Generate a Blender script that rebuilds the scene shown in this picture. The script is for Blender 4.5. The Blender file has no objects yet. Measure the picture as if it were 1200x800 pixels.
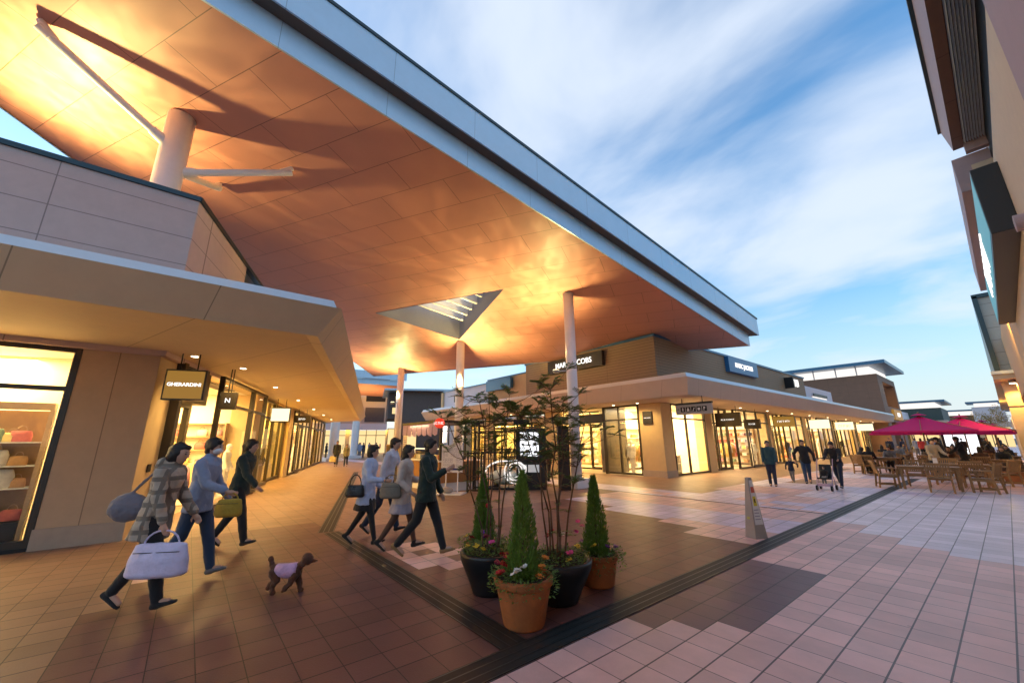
import bpy, bmesh, math, random
from mathutils import Vector, Matrix, noise
from mathutils.geometry import tessellate_polygon
R = math.radians
rnd = random.Random(7)
sc = bpy.context.scene
COL = sc.collection

# ------------------------------------------------------------------ materials
def mat(name, col, rough=.6, metal=0., var=0., vscale=6., bump=0., bscale=40., emis=None, estr=0., spec=.5, coord='Object', sheen=0., stretch=None):
    m = bpy.data.materials.new(name); m.use_nodes = True
    nt = m.node_tree; b = nt.nodes['Principled BSDF']
    b.inputs['Base Color'].default_value = (*col, 1); b.inputs['Roughness'].default_value = rough
    b.inputs['Metallic'].default_value = metal; b.inputs['Specular IOR Level'].default_value = spec
    if sheen: b.inputs['Sheen Weight'].default_value = sheen
    tc = nt.nodes.new('ShaderNodeTexCoord'); src = tc.outputs[coord]
    if stretch:
        mp = nt.nodes.new('ShaderNodeMapping'); mp.inputs['Scale'].default_value = stretch
        nt.links.new(src, mp.inputs['Vector']); src = mp.outputs['Vector']
    if var:
        n = nt.nodes.new('ShaderNodeTexNoise'); n.inputs['Scale'].default_value = vscale; n.inputs['Detail'].default_value = 6; n.inputs['Roughness'].default_value = .65
        nt.links.new(src, n.inputs['Vector'])
        r = nt.nodes.new('ShaderNodeMapRange'); r.inputs['From Min'].default_value = .25; r.inputs['From Max'].default_value = .75
        r.inputs['To Min'].default_value = 1 - var; r.inputs['To Max'].default_value = 1 + var
        nt.links.new(n.outputs['Fac'], r.inputs['Value'])
        x = nt.nodes.new('ShaderNodeVectorMath'); x.operation = 'SCALE'; x.inputs[0].default_value = col
        nt.links.new(r.outputs['Result'], x.inputs['Scale']); nt.links.new(x.outputs['Vector'], b.inputs['Base Color'])
        r2 = nt.nodes.new('ShaderNodeMapRange'); r2.inputs['To Min'].default_value = max(0, rough - .12); r2.inputs['To Max'].default_value = min(1, rough + .12)
        nt.links.new(n.outputs['Fac'], r2.inputs['Value']); nt.links.new(r2.outputs['Result'], b.inputs['Roughness'])
    if bump:
        n2 = nt.nodes.new('ShaderNodeTexNoise'); n2.inputs['Scale'].default_value = bscale; n2.inputs['Detail'].default_value = 4
        nt.links.new(src, n2.inputs['Vector'])
        bp = nt.nodes.new('ShaderNodeBump'); bp.inputs['Strength'].default_value = bump; bp.inputs['Distance'].default_value = .02
        nt.links.new(n2.outputs['Fac'], bp.inputs['Height']); nt.links.new(bp.outputs['Normal'], b.inputs['Normal'])
    if emis:
        b.inputs['Emission Color'].default_value = (*emis, 1); b.inputs['Emission Strength'].default_value = estr
    return m

def M(nt, op, a, b=None, c=None):
    n = nt.nodes.new('ShaderNodeMath'); n.operation = op
    for i, v in enumerate((a, b, c)):
        if v is None: continue
        if isinstance(v, (int, float)): n.inputs[i].default_value = v
        else: nt.links.new(v, n.inputs[i])
    return n.outputs[0]

def joints(m, axes, dark=.45, bumpd=.01, dirs=None):
    """darken thin joint lines: axes = list of (direction vec, spacing, offset, width)"""
    nt = m.node_tree; b = nt.nodes['Principled BSDF']
    geo = nt.nodes.new('ShaderNodeNewGeometry')
    fac = None
    for (d, sp, off, w) in axes:
        dp = nt.nodes.new('ShaderNodeVectorMath'); dp.operation = 'DOT_PRODUCT'; dp.inputs[1].default_value = d
        nt.links.new(geo.outputs['Position'], dp.inputs[0])
        v = M(nt, 'PINGPONG', M(nt, 'SUBTRACT', dp.outputs['Value'], off), sp / 2)   # 0 on joints every sp
        f = M(nt, 'LESS_THAN', v, w / 2)
        fac = f if fac is None else M(nt, 'MAXIMUM', fac, f)
    mix = nt.nodes.new('ShaderNodeMix'); mix.data_type = 'RGBA'; mix.blend_type = 'MULTIPLY'
    nt.links.new(fac, mix.inputs['Factor'])
    l = b.inputs['Base Color'].links
    if l: nt.links.new(l[0].from_socket, mix.inputs['A'])
    else: mix.inputs['A'].default_value = b.inputs['Base Color'].default_value
    mix.inputs['B'].default_value = (dark, dark, dark, 1)
    nt.links.new(mix.outputs['Result'], b.inputs['Base Color'])
    return m

def brick_panels(m, U, V, us, vs, u0, v0, w=.012, dark=.35):
    """half-offset panel joints on world position; U,V directions, us/vs panel size"""
    nt = m.node_tree; b = nt.nodes['Principled BSDF']
    geo = nt.nodes.new('ShaderNodeNewGeometry')
    def dot(d):
        dp = nt.nodes.new('ShaderNodeVectorMath'); dp.operation = 'DOT_PRODUCT'; dp.inputs[1].default_value = d
        nt.links.new(geo.outputs['Position'], dp.inputs[0]); return dp.outputs['Value']
    v = M(nt, 'DIVIDE', M(nt, 'SUBTRACT', dot(V), v0), vs)
    row = M(nt, 'FLOOR', v)
    odd = M(nt, 'MULTIPLY', M(nt, 'FLOORED_MODULO', row, 2.0), .5)
    u = M(nt, 'ADD', M(nt, 'DIVIDE', M(nt, 'SUBTRACT', dot(U), u0), us), odd)
    fv = M(nt, 'LESS_THAN', M(nt, 'PINGPONG', v, .5), w / vs / 2)
    fu = M(nt, 'LESS_THAN', M(nt, 'PINGPONG', u, .5), w / us / 2)
    fac = M(nt, 'MAXIMUM', fv, fu)
    mix = nt.nodes.new('ShaderNodeMix'); mix.data_type = 'RGBA'; mix.blend_type = 'MULTIPLY'
    nt.links.new(fac, mix.inputs['Factor'])
    l = b.inputs['Base Color'].links
    if l: nt.links.new(l[0].from_socket, mix.inputs['A'])
    else: mix.inputs['A'].default_value = b.inputs['Base Color'].default_value
    mix.inputs['B'].default_value = (dark, dark, dark, 1)
    nt.links.new(mix.outputs['Result'], b.inputs['Base Color'])
    return m

def emat(name, col, s):
    return mat(name, (.02, .02, .02), .5, emis=col, estr=s)

def glass_mat():
    m = bpy.data.materials.new('shop_glass'); m.use_nodes = True; nt = m.node_tree; nt.nodes.clear()
    o = nt.nodes.new('ShaderNodeOutputMaterial'); mx = nt.nodes.new('ShaderNodeMixShader')
    t = nt.nodes.new('ShaderNodeBsdfTransparent'); g = nt.nodes.new('ShaderNodeBsdfGlossy'); g.inputs['Roughness'].default_value = .02
    t.inputs['Color'].default_value = (.95, .97, .95, 1)
    f = nt.nodes.new('ShaderNodeFresnel'); f.inputs['IOR'].default_value = 1.45
    nt.links.new(f.outputs[0], mx.inputs[0]); nt.links.new(t.outputs[0], mx.inputs[1]); nt.links.new(g.outputs[0], mx.inputs[2])
    nt.links.new(mx.outputs[0], o.inputs[0]); return m

MT = {}
def P(name, *a, **k):
    MT[name] = mat(name, *a, **k); return MT[name]
P('tile_pink', (.72, .46, .43), .42, var=.09, vscale=3.5, bump=.12, bscale=60)
P('tile_light', (.80, .71, .80), .40, var=.06, vscale=3.5, bump=.12, bscale=60)
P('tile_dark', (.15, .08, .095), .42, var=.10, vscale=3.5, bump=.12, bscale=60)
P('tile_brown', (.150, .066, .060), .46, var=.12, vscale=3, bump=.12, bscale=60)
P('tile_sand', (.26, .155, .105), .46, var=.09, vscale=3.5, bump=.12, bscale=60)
P('tile_lav', (.60, .53, .70), .40, var=.06, vscale=3.5, bump=.12, bscale=60)
for k in ('tile_pink', 'tile_light', 'tile_dark', 'tile_brown', 'tile_sand', 'tile_lav'):
    joints(MT[k], [((1, 0, 0), .3, 0.0, .013), ((0, 1, 0), .3, 0.0, .008)], dark=.14)
    nt = MT[k].node_tree; b = nt.nodes['Principled BSDF']
    # a little tone difference from tile to tile
    geo = nt.nodes.new('ShaderNodeNewGeometry'); sn = nt.nodes.new('ShaderNodeVectorMath'); sn.operation = 'SNAP'; sn.inputs[1].default_value = (.3, .3, 10)
    nt.links.new(geo.outputs['Position'], sn.inputs[0]); wn = nt.nodes.new('ShaderNodeTexWhiteNoise'); nt.links.new(sn.outputs[0], wn.inputs['Vector'])
    r = nt.nodes.new('ShaderNodeMapRange'); r.inputs['To Min'].default_value = .86; r.inputs['To Max'].default_value = 1.12; nt.links.new(wn.outputs['Value'], r.inputs['Value'])
    n3 = nt.nodes.new('ShaderNodeTexNoise'); n3.inputs['Scale'].default_value = .55; n3.inputs['Detail'].default_value = 7; n3.inputs['Roughness'].default_value = .7; nt.links.new(geo.outputs['Position'], n3.inputs['Vector'])
    r3 = nt.nodes.new('ShaderNodeMapRange'); r3.inputs['From Min'].default_value = .3; r3.inputs['From Max'].default_value = .7; r3.inputs['To Min'].default_value = .80; r3.inputs['To Max'].default_value = 1.10; nt.links.new(n3.outputs['Fac'], r3.inputs['Value'])
    vo = nt.nodes.new('ShaderNodeTexVoronoi'); vo.inputs['Scale'].default_value = 1.7; nt.links.new(geo.outputs['Position'], vo.inputs['Vector'])
    spot = M(nt, 'ADD', M(nt, 'MULTIPLY', M(nt, 'GREATER_THAN', vo.outputs['Distance'], .028), .3), .7)
    tot = M(nt, 'MULTIPLY', M(nt, 'MULTIPLY', r.outputs[0], r3.outputs[0]), spot)
    x = nt.nodes.new('ShaderNodeVectorMath'); x.operation = 'SCALE'; nt.links.new(b.inputs['Base Color'].links[0].from_socket, x.inputs[0]); nt.links.new(tot, x.inputs['Scale']); nt.links.new(x.outputs[0], b.inputs['Base Color'])
P('asphalt', (.06, .06, .06), .8, var=.2)
P('drain', (.010, .013, .013), .6, metal=.0, var=.3, vscale=20)
P('drain_slot', (.10, .12, .12), .35, metal=.8)
P('soffit', (.50, .225, .165), .5, var=.05, vscale=1.2, bump=.02, bscale=2)
brick_panels(MT['soffit'], (.887, .462, 0), (-.462, .887, 0), 2.17, 1.0, .02, .73, w=.016)
P('fascia_metal', (.46, .60, .72), .38, metal=.25, var=.06, vscale=2)
joints(MT['fascia_metal'], [((0, 1, 0), 2.2, .2, .012)], dark=.5)
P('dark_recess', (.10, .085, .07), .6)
P('white_paint', (.80, .78, .78), .38, var=.04, vscale=5)
P('galv', (.32, .34, .36), .4, metal=.6, var=.15)
P('stucco_beige', (.62, .46, .25), .85, var=.07, vscale=4, bump=.35, bscale=160)
P('stucco_pink', (.58, .45, .41), .85, var=.06, vscale=4, bump=.35, bscale=160)
joints(MT['stucco_pink'], [((0, 0, 1), .62, .42, .018), ((0, 1, 0), 2.35, -.35 - 2.35, .018)], dark=.5)
P('plinth', (.44, .36, .28), .8, var=.08, bump=.3, bscale=150)
P('eave_beige', (.66, .54, .36), .7, var=.05, vscale=3, bump=.15, bscale=120)
joints(MT['eave_beige'], [((-.33, 1.0, 0), 1.9, .3, .014)], dark=.5)
P('eave_rose', (.52, .41, .33), .7, var=.05, vscale=3, bump=.15, bscale=120)
joints(MT['eave_rose'], [((1, 1, 0), 2.1, .3, .014)], dark=.55)
P('flashing', (.60, .64, .68), .35, metal=.3, var=.05)
P('dark_coping', (.035, .06, .07), .35, metal=.5)
P('blue_coping', (.05, .14, .24), .35, metal=.4)
P('siding', (.29, .19, .11), .7, var=.08, vscale=5, bump=.2, bscale=90)
joints(MT['siding'], [((0, 0, 1), .15, .0, .02), ((1, 1, 0), 3.3, .9, .016)], dark=.55)
P('orange_render', (.60, .38, .20), .8, var=.06)
P('white_render', (.66, .62, .66), .75, var=.04)
P('brown_clad', (.21, .115, .075), .7, var=.12, vscale=2, bump=.2, bscale=60)
joints(MT['brown_clad'], [((0, 0, 1), .9, .0, .02), ((1, 1, 0), 1.8, .4, .02)], dark=.7)
P('charcoal_clad', (.095, .075, .07), .75, var=.15, vscale=3, bump=.3, bscale=20)
P('green_clad', (.05, .075, .07), .6, var=.1)
P('bronze', (.05, .042, .035), .35, metal=.5)
P('black_metal', (.018, .018, .02), .4, metal=.4)
P('interior_cream', (.78, .72, .60), .6, var=.03)
P('interior_floor', (.55, .45, .33), .35, var=.08)
P('shelf_wood', (.42, .28, .15), .5, var=.15, vscale=8, stretch=(1, 1, 8))
P('shelf_white', (.75, .73, .68), .4)
P('teak', (.30, .17, .07), .55, var=.25, vscale=10, bump=.2, bscale=60)
P('magenta', (.50, .003, .13), .8, var=.05)
P('terracotta', (.36, .115, .032), .7, var=.25, vscale=7, bump=.3, bscale=40)
P('dark_pot', (.012, .013, .014), .32, var=.2)
P('soil', (.05, .032, .02), .9, bump=.6, bscale=60)
P('conifer', (.13, .24, .03), .6, var=.4, vscale=25)
P('leaf', (.12, .20, .035), .5, var=.4, vscale=12)
P('louvre_grey', (.62, .72, .78), .3, metal=.2)
P('leaf_red', (.15, .08, .04), .5, var=.4, vscale=12)
P('bark', (.12, .07, .04), .8, var=.3, vscale=30)
P('skin', (.55, .33, .23), .55)
P('hair', (.012, .009, .008), .45, bump=.5, bscale=220, stretch=(1, 1, .15))
P('paper', (.75, .72, .72), .6)
P('stone_sign', (.36, .33, .31), .7, var=.1, bump=.3, bscale=100)
MT['glass'] = glass_mat()
MT['lamp_glow'] = emat('lamp_glow', (1, .82, .5), 14)
MT['text_glow'] = emat('text_glow', (1, .97, .92), 1.8)
MT['sign_white_glow'] = emat('sign_white_glow', (1, .85, .52), 1.6)
MT['clerestory_glow'] = emat('clerestory_glow', (1, .93, .88), 1.1)
MT['warm_window'] = emat('warm_window', (1, .72, .32), 1.1)
WARM = (1.0, .66, .24)
YEL = (1.0, .58, .11)

# ------------------------------------------------------------------ mesh building
ORG = {}
class MB:
    def __init__(s): s.v = []; s.f = []; s.mi = []; s.cur = 0
    def m(s, i): s.cur = i; return s
    def face(s, pts):
        i = len(s.v); s.v += [tuple(p) for p in pts]; s.f.append(tuple(range(i, i + len(pts)))); s.mi.append(s.cur); return s
    def poly(s, vs, fs):
        i = len(s.v); s.v += [tuple(p) for p in vs]
        for f in fs: s.f.append(tuple(i + k for k in f)); s.mi.append(s.cur)
        return s
    def hexa(s, p):   # p: 4 bottom, 4 top
        return s.poly(p, [(3, 2, 1, 0), (4, 5, 6, 7), (0, 1, 5, 4), (1, 2, 6, 5), (2, 3, 7, 6), (3, 0, 4, 7)])
    def box(s, x0, x1, y0, y1, z0, z1):
        if x0 > x1: x0, x1 = x1, x0
        if y0 > y1: y0, y1 = y1, y0
        return s.hexa([(x0, y0, z0), (x1, y0, z0), (x1, y1, z0), (x0, y1, z0), (x0, y0, z1), (x1, y0, z1), (x1, y1, z1), (x0, y1, z1)])
    def bar(s, a, b, w, h, up=(0, 0, 1)):
        a = Vector(a); b = Vector(b); d = (b - a).normalized(); u = Vector(up)
        sd = d.cross(u)
        if sd.length < 1e-4: sd = d.cross(Vector((1, 0, 0)))
        sd.normalize(); u = sd.cross(d).normalized(); sd *= w / 2; u *= h / 2
        return s.hexa([a - sd - u, a + sd - u, b + sd - u, b - sd - u, a - sd + u, a + sd + u, b + sd + u, b - sd + u])
    def cyl(s, a, b, r0, r1=None, n=12, cap=True):
        if r1 is None: r1 = r0
        a = Vector(a); b = Vector(b); d = (b - a).normalized()
        t = Vector((0, 0, 1)) if abs(d.z) < .9 else Vector((1, 0, 0))
        e1 = d.cross(t).normalized(); e2 = d.cross(e1)
        vs = []
        for c, r in ((a, r0), (b, r1)):
            for k in range(n):
                q = 2 * math.pi * k / n; vs.append(c + e1 * math.cos(q) * r + e2 * math.sin(q) * r)
        fs = [(k, (k + 1) % n, n + (k + 1) % n, n + k) for k in range(n)]
        if cap: fs += [tuple(range(n))[::-1], tuple(range(n, 2 * n))]
        return s.poly(vs, fs)
    def tube(s, pts, r, n=8):
        for a, b, i in zip(pts[:-1], pts[1:], range(len(pts))):
            ra = r[i] if isinstance(r, (list, tuple)) else r; rb = r[i + 1] if isinstance(r, (list, tuple)) else r
            s.cyl(a, b, ra, rb, n)
        return s
    def lathe(s, prof, c=(0, 0, 0), n=28, jit=0):
        vs = []; 
        for (r, z) in prof:
            for k in range(n):
                q = 2 * math.pi * k / n; vs.append((c[0] + r * math.cos(q), c[1] + r * math.sin(q), c[2] + z))
        fs = []
        for i in range(len(prof) - 1):
            for k in range(n): fs.append((i * n + k, i * n + (k + 1) % n, (i + 1) * n + (k + 1) % n, (i + 1) * n + k))
        return s.poly(vs, fs)
    def loft(s, rings, n=14):
        """rings: (centre, rx, ry, axis_x, axis_y) closed elliptical loft"""
        vs = []
        for (c, rx, ry, ax, ay) in rings:
            c = Vector(c); ax = Vector(ax); ay = Vector(ay)
            for k in range(n):
                q = 2 * math.pi * k / n; vs.append(c + ax * (rx * math.cos(q)) + ay * (ry * math.sin(q)))
        fs = [tuple(range(n))[::-1]]
        for i in range(len(rings) - 1):
            for k in range(n): fs.append((i * n + k, i * n + (k + 1) % n, (i + 1) * n + (k + 1) % n, (i + 1) * n + k))
        fs.append(tuple(range((len(rings) - 1) * n, len(rings) * n)))
        return s.poly(vs, fs)
    def ell(s, c, r, n=12, m=8, rot=None):
        vs = []; c = Vector(c)
        for i in range(1, m):
            t = math.pi * i / m
            for k in range(n):
                q = 2 * math.pi * k / n
                p = Vector((r[0] * math.sin(t) * math.cos(q), r[1] * math.sin(t) * math.sin(q), r[2] * math.cos(t)))
                if rot: p = rot @ p
                vs.append(c + p)
        top = Vector((0, 0, r[2])); 
        if rot: top = rot @ top
        a = len(vs); vs += [c + top, c - top]
        fs = []
        for i in range(m - 2):
            for k in range(n): fs.append((i * n + k, (i + 1) * n + k, (i + 1) * n + (k + 1) % n, i * n + (k + 1) % n))
        for k in range(n):
            fs.append((a, k, (k + 1) % n)); fs.append((a + 1, (m - 2) * n + (k + 1) % n, (m - 2) * n + k))
        return s.poly(vs, fs)
    def mesh(s, name, mats, org=(0, 0, 0), smooth=False):
        me = bpy.data.meshes.new(name); o = Vector(org)
        me.from_pydata([Vector(v) - o for v in s.v], [], s.f)
        for m_ in (mats if isinstance(mats, (list, tuple)) else [mats]): me.materials.append(MT[m_] if isinstance(m_, str) else m_)
        for p, i in zip(me.polygons, s.mi): p.material_index = i; p.use_smooth = smooth
        me.update(); return me
    def build(s, name, mats, parent=None, smooth=False, bevel=0.):
        org = ORG.get(parent.name, (0, 0, 0)) if parent else (0, 0, 0)
        me = s.mesh(name, mats, org, smooth)
        o = bpy.data.objects.new(name, me); COL.objects.link(o)
        if parent: o.parent = parent; ORG[o.name] = org
        if bevel:
            bm = bmesh.new(); bm.from_mesh(me)
            bmesh.ops.remove_doubles(bm, verts=bm.verts, dist=1e-5)
            bmesh.ops.bevel(bm, geom=list(bm.edges), offset=bevel, segments=2, affect='EDGES', profile=.5, clamp_overlap=True)
            bm.to_mesh(me); bm.free()
        return o

def tag(o, label, cat, group=None):
    o['label'] = label; o['category'] = cat
    if group: o['group'] = group
    return o
def thing(name, loc, label, cat, group=None, rz=0., world=False):
    """world=True: parts are given in world coordinates"""
    o = bpy.data.objects.new(name, None); COL.objects.link(o); o.location = loc; o.rotation_euler = (0, 0, rz)
    o.empty_display_size = .2
    ORG[o.name] = tuple(loc) if world else (0, 0, 0)
    return tag(o, label, cat, group)
def struct(o, kind='structure'):
    o['kind'] = kind; return o
def dup(root, loc, rz, label=None, group=None, scale=None):
    def rec(o, par):
        c = o.copy(); COL.objects.link(c)
        if par: c.parent = par
        for ch in KIDS(o): rec(ch, c)
        return c
    r = rec(root, None); r.location = loc; r.rotation_euler = (0, 0, rz)
    if scale: r.scale = (scale,) * 3
    if label: r['label'] = label
    if group: r['group'] = group
    return r
def KIDS(o): return [c for c in bpy.data.objects if c.parent == o]

class Fac:
    """a facade frame: s along, n outward, z up"""
    def __init__(f, O, U, N): f.O = Vector((*O, 0)); f.U = Vector((*U, 0)).normalized(); f.N = Vector((*N, 0)).normalized()
    def p(f, s, n, z): return f.O + f.U * s + f.N * n + Vector((0, 0, z))
    def box(f, mb, s0, s1, n0, n1, z0, z1):
        P_ = f.p
        return mb.hexa([P_(s0, n0, z0), P_(s1, n0, z0), P_(s1, n1, z0), P_(s0, n1, z0), P_(s0, n0, z1), P_(s1, n0, z1), P_(s1, n1, z1), P_(s0, n1, z1)])
    def quad(f, mb, s0, s1, n, z0, z1): return mb.face([f.p(s0, n, z0), f.p(s1, n, z0), f.p(s1, n, z1), f.p(s0, n, z1)])
    def ang(f): return math.atan2(f.U.y, f.U.x)

def text(name, body, org, xdir, ydir, size, m, parent=None, depth=.02, align='CENTER'):
    """lettering as a mesh: xdir reading direction, ydir up"""
    if body[0] == '#':      # lettering too small to read in the photograph: strokes only
        r_ = random.Random(len(name) + int(body[1:]) + int(size * 100)); X = Vector(xdir).normalized(); Y = Vector(ydir).normalized(); Z = X.cross(Y) * depth / 2; n_ = int(body[1:]); gl = MB(); w_ = size * .62
        for i in range(n_):
            c = Vector(org) + X * ((i - (n_ - 1) / 2) * w_); hh = size * .34; ww = size * .2; st = size * .06
            ss = [(-ww, -ww + st, -hh, hh)] if r_.random() < .7 else [(-st / 2, st / 2, -hh, hh)]
            if r_.random() < .6: ss.append((-ww, ww, hh - st, hh))
            if r_.random() < .6: ss.append((-ww, ww, -st / 2, st / 2))
            if r_.random() < .5: ss.append((-ww, ww, -hh, -hh + st))
            if r_.random() < .5: ss.append((ww - st, ww, -hh * r_.random(), hh))
            for k, (a, b, c0, c1) in enumerate(ss):
                e = .0006 * k; gl.hexa([c + X * a + Y * c0 - Z, c + X * b + Y * c0 - Z, c + X * b + Y * c1 - Z, c + X * a + Y * c1 - Z, c + X * a + Y * c0 + Z * (1 + e), c + X * b + Y * c0 + Z * (1 + e), c + X * b + Y * c1 + Z * (1 + e), c + X * a + Y * c1 + Z * (1 + e)])
        return gl.build(name, m, parent)
    cu = bpy.data.curves.new(name, 'FONT'); cu.body = body; cu.size = size; cu.extrude = depth / 2; cu.align_x = align; cu.align_y = 'CENTER'; cu.offset = size * .004
    tmp = bpy.data.objects.new('tmp', cu); COL.objects.link(tmp)
    dg = bpy.context.evaluated_depsgraph_get(); me = bpy.data.meshes.new_from_object(tmp.evaluated_get(dg)); bpy.data.objects.remove(tmp)
    X = Vector(xdir).normalized(); Y = Vector(ydir).normalized(); Z = X.cross(Y)
    mx = Matrix((X, Y, Z)).transposed().to_4x4(); mx.translation = Vector(org) - Vector(ORG.get(parent.name, (0, 0, 0)) if parent else (0, 0, 0))
    me.transform(mx); me.materials.clear(); me.materials.append(MT[m] if isinstance(m, str) else m)
    o = bpy.data.objects.new(name, me); COL.objects.link(o); o.parent = parent; return o

def lamp(kind, loc, energy, col, name, size=.1, target=None, spot=None, blend=.5, sizey=None):
    l = bpy.data.lights.new(name, kind); l.energy = energy; l.color = col
    if kind == 'AREA':
        l.size = size
        if sizey: l.shape = 'RECTANGLE'; l.size_y = sizey
    elif kind != 'SUN': l.shadow_soft_size = size
    if spot: l.spot_size = R(spot); l.spot_blend = blend
    o = bpy.data.objects.new(name, l); COL.objects.link(o); o.location = loc
    if target is not None:
        o.rotation_euler = (Vector(target) - Vector(loc)).to_track_quat('-Z', 'Y').to_euler()
    return o
# ------------------------------------------------------------------ camera
cam = bpy.data.cameras.new('camera'); co = bpy.data.objects.new('camera', cam); COL.objects.link(co); sc.camera = co
cam.sensor_width = 36; cam.lens = 454.95 / 1200 * 36; cam.clip_end = 3000; cam.clip_start = .05
rr = Vector((0.62730798, 0.77873049, -0.00797014)); uu = Vector((0.19881664, -0.15024527, 0.9684515)); ff = Vector((-0.75296523, 0.60910195, 0.24907463))
mw = Matrix((rr, uu, -ff)).transposed().to_4x4(); mw.translation = (0, 0, 1.68); co.matrix_world = mw

# ------------------------------------------------------------------ sky and daylight (dusk)
SUN_EL, SUN_ROT = R(4), R(250)
w = bpy.data.worlds.new('World'); sc.world = w; w.use_nodes = True; nt = w.node_tree
bg = nt.nodes['Background']; sky = nt.nodes.new('ShaderNodeTexSky'); sky.sky_type = 'NISHITA'; sky.sun_disc = False
sky.sun_elevation = SUN_EL; sky.sun_rotation = SUN_ROT; sky.air_density = 1.2; sky.dust_density = .6; sky.ozone_density = 3.0
tc = nt.nodes.new('ShaderNodeTexCoord'); sep = nt.nodes.new('ShaderNodeSeparateXYZ'); nt.links.new(tc.outputs['Generated'], sep.inputs[0])
# clouds on a flat layer overhead: direction / height
den = M(nt, 'ADD', M(nt, 'MAXIMUM', sep.outputs['Z'], 0.0), .22)
cx = M(nt, 'DIVIDE', sep.outputs['X'], den); cy = M(nt, 'DIVIDE', sep.outputs['Y'], den)
cmb = nt.nodes.new('ShaderNodeCombineXYZ'); nt.links.new(cx, cmb.inputs[0]); nt.links.new(cy, cmb.inputs[1])
mp = nt.nodes.new('ShaderNodeMapping'); mp.inputs['Rotation'].default_value = (0, 0, R(35)); mp.inputs['Scale'].default_value = (.85, 1.25, 1); mp.inputs['Location'].default_value = (2.3, .9, 0)
nt.links.new(cmb.outputs[0], mp.inputs['Vector'])
n1 = nt.nodes.new('ShaderNodeTexNoise'); n1.inputs['Scale'].default_value = 1.35; n1.inputs['Detail'].default_value = 6; n1.inputs['Roughness'].default_value = .5; n1.inputs['Distortion'].default_value = .35
nt.links.new(mp.outputs[0], n1.inputs['Vector'])
cr = nt.nodes.new('ShaderNodeMapRange'); cr.interpolation_type = 'SMOOTHSTEP'; cr.inputs['From Min'].default_value = .33; cr.inputs['From Max'].default_value = .68
nt.links.new(n1.outputs['Fac'], cr.inputs['Value'])
lowcl = M(nt, 'SUBTRACT', 1.0, M(nt, 'MULTIPLY', M(nt, 'MAXIMUM', sep.outputs['Z'], 0.0), 3.2))
cf = M(nt, 'MAXIMUM', M(nt, 'MULTIPLY', cr.outputs[0], .9), M(nt, 'MULTIPLY', M(nt, 'MAXIMUM', lowcl, 0.0), .9))
skc = nt.nodes.new('ShaderNodeMix'); skc.data_type = 'RGBA'; skc.blend_type = 'MULTIPLY'; skc.inputs['Factor'].default_value = 1
nt.links.new(sky.outputs[0], skc.inputs['A']); skc.inputs['B'].default_value = (3.9, 4.9, 5.6, 1)
mx = nt.nodes.new('ShaderNodeMix'); mx.data_type = 'RGBA'; nt.links.new(cf, mx.inputs['Factor']); nt.links.new(skc.outputs['Result'], mx.inputs['A'])
SKYCLOUD = (6.0, 6.7, 7.8)
mx.inputs['B'].default_value = (*SKYCLOUD, 1)
nt.links.new(mx.outputs['Result'], bg.inputs['Color']); bg.inputs['Strength'].default_value = .14
sun = lamp('SUN', (0, 0, 30), .25, (1, .92, .9), 'sun'); sun.data.angle = R(20)
sd = Vector((math.sin(SUN_ROT) * math.cos(SUN_EL), math.cos(SUN_ROT) * math.cos(SUN_EL), math.sin(SUN_EL)))
sun.rotation_euler = (-sd).to_track_quat('-Z', 'Y').to_euler()
vs_ = sc.view_settings; sc.display_settings.display_device = 'sRGB'; vs_.view_transform = 'Standard'; vs_.look = 'None'; vs_.exposure = 0; vs_.gamma = 1

# ------------------------------------------------------------------ ground
rz = random.Random(3)
TM = ['tile_pink', 'tile_light', 'tile_dark', 'tile_brown', 'tile_sand', 'tile_lav']
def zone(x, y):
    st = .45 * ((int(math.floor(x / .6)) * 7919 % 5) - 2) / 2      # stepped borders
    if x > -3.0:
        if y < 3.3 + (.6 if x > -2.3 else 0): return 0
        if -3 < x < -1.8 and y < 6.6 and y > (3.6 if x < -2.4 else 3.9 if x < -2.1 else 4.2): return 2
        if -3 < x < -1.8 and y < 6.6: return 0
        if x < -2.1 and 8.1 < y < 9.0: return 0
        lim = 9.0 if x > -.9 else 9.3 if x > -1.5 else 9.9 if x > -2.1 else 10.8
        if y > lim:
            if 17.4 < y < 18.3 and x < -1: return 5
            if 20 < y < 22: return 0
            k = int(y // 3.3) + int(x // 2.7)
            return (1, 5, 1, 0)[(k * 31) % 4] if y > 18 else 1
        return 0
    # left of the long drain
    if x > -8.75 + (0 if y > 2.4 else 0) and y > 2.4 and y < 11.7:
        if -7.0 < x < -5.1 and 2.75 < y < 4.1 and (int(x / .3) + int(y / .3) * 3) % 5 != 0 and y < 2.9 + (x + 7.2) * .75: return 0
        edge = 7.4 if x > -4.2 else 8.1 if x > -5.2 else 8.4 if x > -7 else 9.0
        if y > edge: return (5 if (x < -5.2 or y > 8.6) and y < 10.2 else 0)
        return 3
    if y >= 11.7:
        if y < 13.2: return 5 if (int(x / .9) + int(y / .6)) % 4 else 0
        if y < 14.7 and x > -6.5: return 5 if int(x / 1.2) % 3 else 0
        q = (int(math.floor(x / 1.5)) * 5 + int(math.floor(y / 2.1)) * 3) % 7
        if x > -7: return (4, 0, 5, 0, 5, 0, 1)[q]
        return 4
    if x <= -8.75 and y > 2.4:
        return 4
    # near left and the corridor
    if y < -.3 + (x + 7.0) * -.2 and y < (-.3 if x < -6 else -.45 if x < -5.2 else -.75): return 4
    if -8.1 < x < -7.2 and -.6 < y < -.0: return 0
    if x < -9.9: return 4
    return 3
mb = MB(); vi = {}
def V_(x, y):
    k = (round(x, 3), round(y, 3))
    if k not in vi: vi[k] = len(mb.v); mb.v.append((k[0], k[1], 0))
    return vi[k]
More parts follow.
